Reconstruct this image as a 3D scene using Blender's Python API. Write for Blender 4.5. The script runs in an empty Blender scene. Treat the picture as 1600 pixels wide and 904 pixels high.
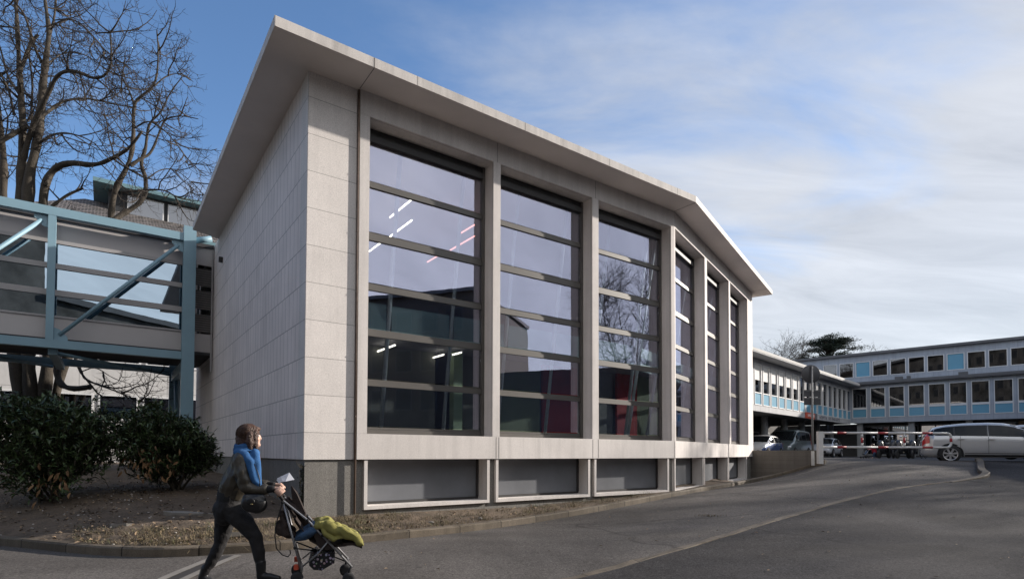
import bpy, math, random
import numpy as np
from mathutils import Vector, Matrix
random.seed(11)
S = bpy.context.scene
COL = S.collection
rad = math.radians

# ------------------------------------------------------------------ camera
CAM_H = 1.38
F_PX, PITCH, ROLL, CY = 884.75, rad(1.6036), rad(0.1946), 681.9
_B = np.array([[1, 0, 0], [0, 0, 1], [0, 1, 0.]])
_P = np.array([[1, 0, 0], [0, math.cos(PITCH), -math.sin(PITCH)], [0, math.sin(PITCH), math.cos(PITCH)]])
_Q = np.array([[math.cos(ROLL), math.sin(ROLL), 0], [-math.sin(ROLL), math.cos(ROLL), 0], [0, 0, 1]])
RC = _Q @ _P @ _B
cd = bpy.data.cameras.new("camera")
cd.sensor_width = 36
cd.lens = F_PX / 1600 * 36
cd.shift_y = (CY - 452) / 1600
cd.clip_end = 6000
cam = bpy.data.objects.new("camera", cd)
COL.objects.link(cam)
cam.matrix_world = Matrix([[RC[0][0], RC[1][0], -RC[2][0], 0], [RC[0][1], RC[1][1], -RC[2][1], 0],
                           [RC[0][2], RC[1][2], -RC[2][2], CAM_H], [0, 0, 0, 1]])
S.camera = cam


def at(x, y, Y):
    """A point read off the survey picture at distance Y along the view."""
    w = RC.T @ np.array([(x - 800) / F_PX, -(y - CY) / F_PX, 1.0])
    return Vector((w[0] / w[1] * Y, Y, w[2] / w[1] * Y + CAM_H))


# ------------------------------------------------------------------ light
SUN_AZ, SUN_EL = rad(70.2), rad(19.4)
SKY_STRENGTH, SUN_STRENGTH = 0.125, 4.2
S.view_settings.view_transform = 'Standard'
S.view_settings.look = 'None'
S.view_settings.exposure = 0.92
S.view_settings.gamma = 1.0
S.view_settings.use_curve_mapping = False
sundir = Vector((math.sin(SUN_AZ) * math.cos(SUN_EL), math.cos(SUN_AZ) * math.cos(SUN_EL), math.sin(SUN_EL)))
sl = bpy.data.lights.new("sun", 'SUN')
sl.energy = SUN_STRENGTH
sl.angle = rad(0.9)
sl.color = (1.0, 0.92, 0.83)
so = bpy.data.objects.new("sun", sl)
COL.objects.link(so)
so.rotation_euler = (-sundir).to_track_quat('-Z', 'Y').to_euler()
so.location = sundir * 60

world = bpy.data.worlds.new("World")
S.world = world
world.use_nodes = True
nt = world.node_tree
nt.nodes.clear()


def N(t, kind, **kw):
    n = t.nodes.new(kind)
    for k, v in kw.items():
        setattr(n, k, v)
    return n


def math_node(t, op, a, b=None, c=None):
    n = N(t, 'ShaderNodeMath', operation=op)
    for i, v in enumerate((a, b, c)):
        if v is None:
            continue
        if isinstance(v, (int, float)):
            n.inputs[i].default_value = v
        else:
            t.links.new(v, n.inputs[i])
    return n.outputs[0]


sky = N(nt, 'ShaderNodeTexSky', sky_type='NISHITA', sun_disc=False, sun_elevation=SUN_EL, sun_rotation=SUN_AZ,
        altitude=400, air_density=1.0, dust_density=0.25, ozone_density=4.0)
tc = N(nt, 'ShaderNodeTexCoord')
sep = N(nt, 'ShaderNodeSeparateXYZ')
nt.links.new(tc.outputs['Generated'], sep.inputs[0])
zc = math_node(nt, 'MAXIMUM', sep.outputs[2], 0.0)
den = math_node(nt, 'ADD', zc, 0.22)
px_ = math_node(nt, 'DIVIDE', sep.outputs[0], den)
py_ = math_node(nt, 'DIVIDE', sep.outputs[1], den)
comb = N(nt, 'ShaderNodeCombineXYZ')
nt.links.new(px_, comb.inputs[0])
nt.links.new(py_, comb.inputs[1])
mp = N(nt, 'ShaderNodeMapping')
mp.inputs['Rotation'].default_value = (0, 0, rad(-28))
mp.inputs['Scale'].default_value = (0.75, 1.9, 1)
nt.links.new(comb.outputs[0], mp.inputs[0])
n1 = N(nt, 'ShaderNodeTexNoise')
n1.inputs['Scale'].default_value = 1.35
n1.inputs['Detail'].default_value = 9
n1.inputs['Roughness'].default_value = 0.56
n1.inputs['Distortion'].default_value = 0.5
nt.links.new(mp.outputs[0], n1.inputs['Vector'])
# veil of high cloud: denser towards the sun's side and towards the horizon
side = math_node(nt, 'ADD', math_node(nt, 'MULTIPLY', sep.outputs[0], 0.92), math_node(nt, 'MULTIPLY', sep.outputs[1], 0.05))
bias = math_node(nt, 'ADD', math_node(nt, 'MULTIPLY', side, 0.62), math_node(nt, 'MULTIPLY', zc, -0.50))
back = math_node(nt, 'MULTIPLY', math_node(nt, 'MAXIMUM', math_node(nt, 'MULTIPLY', sep.outputs[1], -1.0), 0.0), 1.1)  # extra cloud behind the camera, added to light the side wall
low = math_node(nt, 'MULTIPLY', math_node(nt, 'MAXIMUM', math_node(nt, 'MULTIPLY_ADD', zc, -2.0, 1.0), 0.0), 0.62)
dens = math_node(nt, 'ADD', math_node(nt, 'MULTIPLY_ADD', n1.outputs[0], 1.55, -0.20), math_node(nt, 'ADD', bias, math_node(nt, 'ADD', back, low)))
mr = N(nt, 'ShaderNodeMapRange', interpolation_type='SMOOTHSTEP')
nt.links.new(dens, mr.inputs[0])
mr.inputs[1].default_value = 0.14
mr.inputs[2].default_value = 0.92
mr.inputs[3].default_value = 0.0
mr.inputs[4].default_value = 0.86
mixc = N(nt, 'ShaderNodeMix', data_type='RGBA')
nt.links.new(mr.outputs[0], mixc.inputs['Factor'])
hs = N(nt, 'ShaderNodeHueSaturation')
hs.inputs['Saturation'].default_value = 1.0
hs.inputs['Value'].default_value = 0.93
nt.links.new(sky.outputs[0], hs.inputs['Color'])
nt.links.new(hs.outputs[0], mixc.inputs['A'])
cb = math_node(nt, 'MULTIPLY_ADD', math_node(nt, 'MAXIMUM', math_node(nt, 'MULTIPLY', sep.outputs[1], -1.0), 0.0), 1.3, 1.0)  # unseen cloud behind the camera brightened to lift the shaded walls
cl = N(nt, 'ShaderNodeMix', data_type='RGBA', blend_type='MULTIPLY')
cl.inputs['Factor'].default_value = 1.0
cl.inputs['A'].default_value = (3.15, 3.17, 3.22, 1)
mp2 = N(nt, 'ShaderNodeMapping')
mp2.inputs['Rotation'].default_value = (0, 0, rad(-38))
mp2.inputs['Scale'].default_value = (1.0, 3.4, 1)
nt.links.new(comb.outputs[0], mp2.inputs[0])
n2 = N(nt, 'ShaderNodeTexNoise')
n2.inputs['Scale'].default_value = 1.7
n2.inputs['Detail'].default_value = 10
n2.inputs['Roughness'].default_value = 0.6
n2.inputs['Distortion'].default_value = 0.7
nt.links.new(mp2.outputs[0], n2.inputs['Vector'])
wisp = N(nt, 'ShaderNodeMapRange')
nt.links.new(n2.outputs[0], wisp.inputs[0])
for i_, q_ in enumerate((0.30, 0.70, 0.84, 1.13)): wisp.inputs[i_ + 1].default_value = q_
nt.links.new(math_node(nt, 'MULTIPLY', cb, wisp.outputs[0]), cl.inputs['B'])
nt.links.new(cl.outputs['Result'], mixc.inputs['B'])
bg = N(nt, 'ShaderNodeBackground')
bg.inputs[1].default_value = SKY_STRENGTH
nt.links.new(mixc.outputs['Result'], bg.inputs[0])
wo = N(nt, 'ShaderNodeOutputWorld')
nt.links.new(bg.outputs[0], wo.inputs[0])

# ------------------------------------------------------------------ materials
MATS = {}


def base_mat(name):
    m = bpy.data.materials.new(name)
    m.use_nodes = True
    t = m.node_tree
    b = t.nodes['Principled BSDF']
    MATS[name] = m
    return m, t, b


def mixrgb(t, fac, a, b, mode='MIX'):
    n = N(t, 'ShaderNodeMix', data_type='RGBA', blend_type=mode)
    for sock, v in ((n.inputs['Factor'], fac), (n.inputs['A'], a), (n.inputs['B'], b)):
        if isinstance(v, (int, float)):
            sock.default_value = v
        elif isinstance(v, tuple):
            sock.default_value = v if len(v) == 4 else (*v, 1)
        else:
            t.links.new(v, sock)
    return n.outputs['Result']


def noise(t, vec, scale, detail=4, rough=0.55, dist=0.0):
    n = N(t, 'ShaderNodeTexNoise')
    n.inputs['Scale'].default_value = scale
    n.inputs['Detail'].default_value = detail
    n.inputs['Roughness'].default_value = rough
    n.inputs['Distortion'].default_value = dist
    if vec is not None:
        t.links.new(vec, n.inputs['Vector'])
    return n.outputs[0]


def ramp01(t, v, lo, hi, a=0.0, b=1.0):
    n = N(t, 'ShaderNodeMapRange')
    t.links.new(v, n.inputs[0])
    for i, q in enumerate((lo, hi, a, b)):
        n.inputs[i + 1].default_value = q
    return n.outputs[0]


def mat(name, col, var=0.18, scale=3.0, rough=0.8, bump=0.0, bscale=60., metal=0.0, fine=0.0, fscale=180., spec=0.5,
        stretch=None, island=0.0, coat=0.0, transl=None):
    if name in MATS:
        return MATS[name]
    m, t, b = base_mat(name)
    c = N(t, 'ShaderNodeTexCoord')
    vec = c.outputs['Object']
    if stretch:
        mpn = N(t, 'ShaderNodeMapping')
        mpn.inputs['Scale'].default_value = stretch
        t.links.new(vec, mpn.inputs[0])
        vec = mpn.outputs[0]
    lo = tuple(x * (1 - var) for x in col)
    hi = tuple(min(1, x * (1 + var)) for x in col)
    out = mixrgb(t, ramp01(t, noise(t, vec, scale, 6, 0.6), 0.3, 0.7), lo, hi)
    if fine:
        f = ramp01(t, noise(t, c.outputs['Object'], fscale, 2, 0.7), 0.3, 0.7, 1 - fine, 1 + fine)
        out = mixrgb(t, 1.0, out, f, 'MULTIPLY')
    if island:
        g = N(t, 'ShaderNodeNewGeometry')
        f = ramp01(t, g.outputs['Random Per Island'], 0, 1, 1 - island, 1 + island)
        out = mixrgb(t, 1.0, out, f, 'MULTIPLY')
    t.links.new(out, b.inputs['Base Color'])
    b.inputs['Roughness'].default_value = rough
    b.inputs['Metallic'].default_value = metal
    b.inputs['Specular IOR Level'].default_value = spec
    b.inputs['Coat Weight'].default_value = coat
    b.inputs['Coat Roughness'].default_value = 0.05
    if bump:
        bn = N(t, 'ShaderNodeBump')
        bn.inputs['Strength'].default_value = bump
        bn.inputs['Distance'].default_value = 0.02
        t.links.new(noise(t, c.outputs['Object'], bscale, 3, 0.6), bn.inputs['Height'])
        t.links.new(bn.outputs[0], b.inputs['Normal'])
    return m


def slab_mat(name, col, row, width, z0=0.0, mortar=0.006, dark=0.45, var=0.1, rough=0.75, offset=0.0, bump=0.3, streak=0.12, fine=0.1, squash=0):
    """Stone or concrete laid in slabs; the joints follow the surface's own u/z metres."""
    m, t, b = base_mat(name)
    uv = N(t, 'ShaderNodeUVMap')
    mpn = N(t, 'ShaderNodeMapping')
    mpn.inputs['Location'].default_value = (0, -z0, 0)
    t.links.new(uv.outputs[0], mpn.inputs[0])
    br = N(t, 'ShaderNodeTexBrick', offset=offset, offset_frequency=2, squash=1.0)
    br.inputs['Scale'].default_value = 1.0
    br.inputs['Mortar Size'].default_value = mortar
    br.inputs['Mortar Smooth'].default_value = 0.3
    br.inputs['Bias'].default_value = 0.0
    br.inputs['Brick Width'].default_value = width
    br.inputs['Row Height'].default_value = row
    t.links.new(mpn.outputs[0], br.inputs['Vector'])
    br.inputs['Color1'].default_value = (*[x * (1 - var) for x in col], 1)
    br.inputs['Color2'].default_value = (*[x * (1 + var) for x in col], 1)
    br.inputs['Mortar'].default_value = (*[x * dark for x in col], 1)
    c = N(t, 'ShaderNodeTexCoord')
    out = br.outputs['Color']
    big = ramp01(t, noise(t, c.outputs['Object'], 0.9, 6, 0.6), 0.3, 0.7, 0.9, 1.08)
    out = mixrgb(t, 1.0, out, big, 'MULTIPLY')
    ms = N(t, 'ShaderNodeMapping')
    ms.inputs['Scale'].default_value = (5, 5, 0.35)
    t.links.new(c.outputs['Object'], ms.inputs[0])
    st = ramp01(t, noise(t, ms.outputs[0], 1.0, 5, 0.65), 0.42, 0.72, 1.02, 1 - streak)
    out = mixrgb(t, 1.0, out, st, 'MULTIPLY')
    fn = ramp01(t, noise(t, c.outputs['Object'], 70, 3, 0.75), 0.3, 0.7, 1 - fine, 1 + fine)
    out = mixrgb(t, 1.0, out, fn, 'MULTIPLY')
    t.links.new(out, b.inputs['Base Color'])
    b.inputs['Roughness'].default_value = rough
    b.inputs['Specular IOR Level'].default_value = 0.3
    bn = N(t, 'ShaderNodeBump')
    bn.inputs['Strength'].default_value = bump
    bn.inputs['Distance'].default_value = 0.01
    h = math_node(t, 'SUBTRACT', math_node(t, 'MULTIPLY', noise(t, c.outputs['Object'], 90, 3), 0.25), br.outputs['Fac'])
    t.links.new(h, bn.inputs['Height'])
    t.links.new(bn.outputs[0], b.inputs['Normal'])
    return m


def glass_mat(name, tint, base_refl, gain=0.8, rough=0.0, wave=0.0, coat=(0.93, 0.95, 1.0)):
    m = bpy.data.materials.new(name)
    m.use_nodes = True
    t = m.node_tree
    t.nodes.clear()
    lw = N(t, 'ShaderNodeLayerWeight')
    lw.inputs['Blend'].default_value = 0.5
    fac = math_node(t, 'MINIMUM', math_node(t, 'MULTIPLY_ADD', math_node(t, 'POWER', lw.outputs['Facing'], 4.0), gain, base_refl), 1.0)
    tr = N(t, 'ShaderNodeBsdfTransparent')
    tr.inputs[0].default_value = (*tint, 1)
    gl = N(t, 'ShaderNodeBsdfGlossy')
    gl.inputs['Roughness'].default_value = rough
    gl.inputs['Color'].default_value = (*coat, 1)
    if wave:
        c = N(t, 'ShaderNodeTexCoord')
        bn = N(t, 'ShaderNodeBump')
        bn.inputs['Strength'].default_value = wave
        bn.inputs['Distance'].default_value = 0.01
        t.links.new(noise(t, c.outputs['Object'], 1.1, 2), bn.inputs['Height'])
        t.links.new(bn.outputs[0], gl.inputs['Normal'])
    mx = N(t, 'ShaderNodeMixShader')
    t.links.new(fac, mx.inputs[0])
    t.links.new(tr.outputs[0], mx.inputs[1])
    t.links.new(gl.outputs[0], mx.inputs[2])
    o = N(t, 'ShaderNodeOutputMaterial')
    t.links.new(mx.outputs[0], o.inputs[0])
    MATS[name] = m
    return m


def lamp_mat(name, col, strength):
    m, t, b = base_mat(name)
    b.inputs['Base Color'].default_value = (*col, 1)
    b.inputs['Emission Color'].default_value = (*col, 1)
    b.inputs['Emission Strength'].default_value = strength
    return m


# ------------------------------------------------------------------ mesh builder
OFF = {}


class Frame:
    """u along a direction, v outward, z up."""

    def __init__(self, o, du, dv):
        self.o, self.du, self.dv = Vector(o), Vector(du), Vector(dv)

    def __call__(self, u, v, z):
        return Vector((self.o.x + self.du.x * u + self.dv.x * v, self.o.y + self.du.y * u + self.dv.y * v, z))


WORLD = Frame((0, 0, 0), (1, 0, 0), (0, 1, 0))


class MB:
    def __init__(self):
        self.v, self.f, self.m, self.uv, self.sm = [], [], [], [], []

    def face(self, pts, mi=0, uv=None, smooth=False):
        n = len(self.v)
        self.v.extend([tuple(p) for p in pts])
        self.f.append(tuple(range(n, n + len(pts))))
        self.m.append(mi)
        self.uv.append(uv or [(0, 0)] * len(pts))
        self.sm.append(smooth)

    def box(self, fr, u0, u1, v0, v1, z0, z1, mi=0):
        if u0 > u1: u0, u1 = u1, u0
        if v0 > v1: v0, v1 = v1, v0
        P = lambda u, v, z: fr(u, v, z)
        A = [((u0, v1, z0), (u1, v1, z0), (u1, v1, z1), (u0, v1, z1), 'uz'), ((u1, v0, z0), (u0, v0, z0), (u0, v0, z1), (u1, v0, z1), 'uz'),
             ((u1, v1, z0), (u1, v0, z0), (u1, v0, z1), (u1, v1, z1), 'vz'), ((u0, v0, z0), (u0, v1, z0), (u0, v1, z1), (u0, v0, z1), 'vz'),
             ((u0, v1, z1), (u1, v1, z1), (u1, v0, z1), (u0, v0, z1), 'uv'), ((u0, v0, z0), (u1, v0, z0), (u1, v1, z0), (u0, v1, z0), 'uv')]
        flip = (fr.du.x * fr.dv.y - fr.du.y * fr.dv.x) > 0
        for a in A:
            q = a[:4]
            k = a[4]
            uv = [{'uz': (c[0], c[2]), 'vz': (c[1], c[2]), 'uv': (c[0], c[1])}[k] for c in q]
            pts = [P(*c) for c in q]
            if flip:
                pts.reverse()
                uv.reverse()
            self.face(pts, mi, uv)
        return self

    def prism(self, poly, z0, z1, mi=0, mside=None):
        """poly: list of (x, y) counter-clockwise; z0/z1 numbers or lists."""
        n = len(poly)
        a = sum(poly[i][0] * poly[(i + 1) % n][1] - poly[(i + 1) % n][0] * poly[i][1] for i in range(n))
        if a < 0: poly = list(reversed(poly))
        zz0 = z0 if isinstance(z0, (list, tuple)) else [z0] * n
        zz1 = z1 if isinstance(z1, (list, tuple)) else [z1] * n
        ms = mi if mside is None else mside
        self.face([(x, y, z) for (x, y), z in zip(poly, zz1)], mi, [tuple(p) for p in poly])
        self.face([(x, y, z) for (x, y), z in reversed(list(zip(poly, zz0)))], mi, [tuple(p) for p in reversed(poly)])
        d = 0
        for i in range(n):
            j = (i + 1) % n
            L = math.hypot(poly[j][0] - poly[i][0], poly[j][1] - poly[i][1])
            self.face([(*poly[i], zz0[i]), (*poly[j], zz0[j]), (*poly[j], zz1[j]), (*poly[i], zz1[i])], ms,
                      [(d, zz0[i]), (d + L, zz0[j]), (d + L, zz1[j]), (d, zz1[i])])
            d += L
        return self

    def tube(self, pts, r, sides=8, mi=0, caps=True, smooth=True):
        pts = [Vector(p) for p in pts]
        rs = r if isinstance(r, (list, tuple)) else [r] * len(pts)
        n = len(pts)
        rings = []
        up = None
        for i, p in enumerate(pts):
            d = (pts[min(i + 1, n - 1)] - pts[max(i - 1, 0)])
            if d.length < 1e-9: d = Vector((0, 0, 1))
            d.normalize()
            if up is None:
                up = Vector((0, 0, 1)) if abs(d.z) < 0.9 else Vector((1, 0, 0))
            a = d.cross(up)
            if a.length < 1e-6:
                a = d.cross(Vector((0.3, 1, 0.2)))
            a.normalize()
            b = a.cross(d)
            up = b
            rings.append([p + (a * math.cos(2 * math.pi * k / sides) + b * math.sin(2 * math.pi * k / sides)) * rs[i] for k in range(sides)])
        base = len(self.v)
        for rg in rings: self.v.extend([tuple(q) for q in rg])
        for i in range(n - 1):
            for k in range(sides):
                k2 = (k + 1) % sides
                self.f.append((base + i * sides + k, base + (i + 1) * sides + k, base + (i + 1) * sides + k2, base + i * sides + k2))
                self.m.append(mi)
                self.uv.append([(0, 0)] * 4)
                self.sm.append(smooth)
        if caps:
            self.f.append(tuple(base + k for k in range(sides)))
            self.f.append(tuple(base + (n - 1) * sides + k for k in reversed(range(sides))))
            for _ in range(2):
                self.m.append(mi)
                self.uv.append([(0, 0)] * sides)
                self.sm.append(False)
        return self

    def lathe(self, prof, o=(0, 0, 0), axis='z', seg=20, mi=0, smooth=True, caps=True):
        """prof: list of (radius, along axis)."""
        o = Vector(o)
        base = len(self.v)
        for r, h in prof:
            for k in range(seg):
                c, s = r * math.cos(2 * math.pi * k / seg), r * math.sin(2 * math.pi * k / seg)
                p = {'z': (c, s, h), 'y': (s, h, c), 'x': (h, c, s)}[axis]
                self.v.append(tuple(o + Vector(p)))
        for i in range(len(prof) - 1):
            for k in range(seg):
                k2 = (k + 1) % seg
                self.f.append((base + i * seg + k, base + i * seg + k2, base + (i + 1) * seg + k2, base + (i + 1) * seg + k))
                self.m.append(mi)
                self.uv.append([(0, 0)] * 4)
                self.sm.append(smooth)
        for i, rev in ((0, True), (len(prof) - 1, False)):
            if caps and prof[i][0] > 2e-3:
                idx = [base + i * seg + k for k in range(seg)]
                self.f.append(tuple(reversed(idx)) if rev else tuple(idx))
                self.m.append(mi)
                self.uv.append([(0, 0)] * seg)
                self.sm.append(False)
        return self

    def ball(self, c, r, seg=12, rings=8, mi=0, rot=None):
        rx, ry, rz = r if isinstance(r, (list, tuple)) else (r, r, r)
        c = Vector(c)
        base = len(self.v)
        R = rot or Matrix.Identity(3)
        for i in range(rings + 1):
            th = math.pi * i / rings
            for k in range(seg):
                ph = 2 * math.pi * k / seg
                self.v.append(tuple(c + R @ Vector((rx * math.sin(th) * math.cos(ph), ry * math.sin(th) * math.sin(ph), rz * math.cos(th)))))
        for i in range(rings):
            for k in range(seg):
                k2 = (k + 1) % seg
                self.f.append((base + i * seg + k, base + (i + 1) * seg + k, base + (i + 1) * seg + k2, base + i * seg + k2))
                self.m.append(mi)
                self.uv.append([(0, 0)] * 4)
                self.sm.append(True)
        return self

    def build(self, name, mats, parent=None, off=None, **props):
        if not isinstance(mats, (list, tuple)): mats = [mats]
        o0 = Vector((0, 0, 0))
        if off is not None: o0 = Vector(off)
        elif parent is not None: o0 = OFF.get(parent.name, o0)
        me = bpy.data.meshes.new(name)
        vv = [(x - o0.x, y - o0.y, z - o0.z) for x, y, z in self.v] if o0.length else self.v
        me.from_pydata(vv, [], self.f)
        for m in mats: me.materials.append(m)
        me.polygons.foreach_set('material_index', self.m)
        me.polygons.foreach_set('use_smooth', self.sm)
        ul = me.uv_layers.new(name='UVMap')
        flat = [c for q in self.uv for p in q for c in p]
        if len(flat) == len(ul.data) * 2: ul.data.foreach_set('uv', flat)
        me.update()
        o = bpy.data.objects.new(name, me)
        COL.objects.link(o)
        if parent is not None:
            o.parent = parent
            OFF[o.name] = OFF.get(parent.name, Vector((0, 0, 0))) if off is None else Vector(off)
        elif off is not None:
            o.location = off
        tag(o, **props)
        return o


def tag(o, label=None, cat=None, group=None, kind=None):
    if label: o['label'] = label
    if cat: o['category'] = cat
    if group: o['group'] = group
    if kind: o['kind'] = kind
    return o


def thing(name, label, cat, loc=(0, 0, 0), rz=0.0, group=None, local=False):
    """An Empty at the thing's base; parts given in world metres are shifted to it (local=True: parts are in its own metres)."""
    o = bpy.data.objects.new(name, None)
    COL.objects.link(o)
    o.empty_display_size = 0.2
    o.location = loc
    o.rotation_euler = (0, 0, rz)
    OFF[o.name] = Vector((0, 0, 0)) if local else Vector(loc)
    return tag(o, label, cat, group)


def dup(root, loc, rz, label, group=None):
    r = root.copy()
    COL.objects.link(r)
    r.location = loc
    r.rotation_euler = (0, 0, rz)
    r['label'] = label
    if group: r['group'] = group

    def rec(src, dst):
        for ch in list(src.children):
            c = ch.copy()
            COL.objects.link(c)
            c.parent = dst
            rec(ch, c)
    rec(root, r)
    return r


def dirs(az):
    a = rad(az)
    return Vector((math.sin(a), math.cos(a), 0)), Vector((math.cos(a), -math.sin(a), 0))


# survey frames: A = front facade, C = the facade beyond the bend, G and R = the wings of the hospital behind
dA, nA = dirs(54.246)
dC, nC = dirs(34.733)
C0 = Vector((-3.4962, 9.5, 0))
BEND_U = 9.626
A = Frame(C0, dA, nA)
CB = A(BEND_U, 0, 0)
C = Frame(CB, dC, nC)
G0 = Vector((14.685, 34.6, 0))
dG, nG = dirs(44.3)
G = Frame(G0, dG, nG)
dR, nR = dirs(133.5)
RK = Vector((30.3, 50.4, 0))
R = Frame(RK, dR, nR)

# ------------------------------------------------------------------ terrain
KERB = [(-34, 18.8, 0), (-20, 13.3, 0), (-12, 10.15, 0), (-7.51, 8.35, 0), (-6.05, 7.76, 0), (-5.37, 7.53, 0), (-4.62, 7.43, 0), (-4.06, 7.58, 0),
        (-3.25, 7.94, 0), (-2.27, 8.70, 0), (-2.0, 8.91, 0), (-0.83, 9.85, 0), (0.66, 11.5, 0.0), (1.6, 12.35, 0.06), (2.93, 13.62, 0.15),
        (4.15, 14.6, 0.26), (6.84, 18.15, 0.29), (8.6, 20.4, 0.32), (9.7, 21.2, 0.44), (10.5, 21.15, 0.66), (11.0, 20.85, 0.88), (11.32, 20.5, 1.04)]
EDGE = [(-2.2, 4.3, -0.3), (0.76, 6.75, -0.11), (1.7, 7.54, -0.04), (2.89, 8.55, 0.05), (4.5, 9.98, 0.18), (6.72, 11.91, 0.35), (9.47, 13.99, 0.54), (11.6, 15.1, 0.64)]
ISLE = [(11.6, 15.1, 0.64), (13.0, 15.75, 0.69), (13.65, 16.3, 0.75), (14.05, 17.0, 0.82), (15.2, 18.4, 0.95), (16.1, 19.5, 1.05), (16.85, 20.5, 1.12)]
CTRL = list(KERB) + EDGE + ISLE + [
    (12.2, 20.4, 1.125), (13.5, 20.4, 1.125), (15, 20.4, 1.125), (18, 20.4, 1.125), (22, 20.4, 1.125), (28, 20, 1.12), (36, 20, 1.1), (44, 20, 1.1),
    (12, 19, 0.98), (14, 19, 1.0), (10, 17.5, 0.74), (8, 15.5, 0.54), (12, 17.3, 0.83), (6, 13.5, 0.36), (4.3, 12.0, 0.2), (2.5, 10.5, 0.07), (0, 8, -0.03),
    (-2, 6, -0.05), (-5, 5, -0.06), (-10, 6, -0.04), (-20, 8, 0), (0, 3, -0.22), (0, 0, -0.25), (6, 4, -0.15), (5, 7, 0.0), (8, 9.5, 0.16), (11, 12.3, 0.4),
    (15, 14.2, 0.56), (18, 17, 0.82), (14, 10, 0.26), (20, 12, 0.45), (26, 14, 0.6), (34, 14, 0.6), (12, 2, 0), (25, 2, 0.1), (40, 4, 0.2), (-20, -8, -0.3), (0, -10, -0.3),
    (20, -10, -0.1), (40, -10, 0), (-30, 0, -0.2), (0, 20, -0.3), (-8, 16, -0.3), (-20, 22, -0.3), (4, 24, -0.2), (10, 26, 0.4), (13, 24, 0.95), (20, 25, 1.0), (35, 26, 1.0), (-10, 30, -0.3),
    (30, 40, 1.0), (60, 40, 1.0), (60, 0, 0.3), (-60, 20, -0.2), (-60, -20, -0.3), (60, -40, 0)]
_cx = np.array([c[0] for c in CTRL])
_cy = np.array([c[1] for c in CTRL])
_cz = np.array([c[2] for c in CTRL])


_K = np.sqrt((_cx[:, None] - _cx[None, :]) ** 2 + (_cy[:, None] - _cy[None, :]) ** 2 + 1.0)
_PA = np.stack([np.ones_like(_cx), _cx, _cy], 1)
_M = np.block([[_K - 0.25 * np.eye(len(_cx)), _PA], [_PA.T, np.zeros((3, 3))]])
_W = np.linalg.solve(_M, np.concatenate([_cz, np.zeros(3)]))


def ground_h(x, y):
    k = np.sqrt((_cx - x) ** 2 + (_cy - y) ** 2 + 1.0)
    return float(k @ _W[:-3] + _W[-3] + _W[-2] * x + _W[-1] * y)


def gpix(px, py):
    """Where the sight line through a survey-picture point meets the ground."""
    lo = 1.0
    for i in range(400):
        Y = 2 + i * 0.06
        p = at(px, py, Y)
        if p.z <= ground_h(p.x, p.y): break
    for k in range(12):
        Y2 = Y - 0.06 * (k + 1) / 12
        q = at(px, py, Y2)
        if q.z > ground_h(q.x, q.y): break
        p = q
    p.z = ground_h(p.x, p.y)
    return p


def axis_steps(a, b, step, far):
    c = list(np.arange(a, b + 1e-6, step))
    return [-far, -far * 0.3, -far * 0.1, a - 40, a - 12, a - 4] + c + [b + 4, b + 12, b + 40, far * 0.1, far * 0.3, far]


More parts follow.
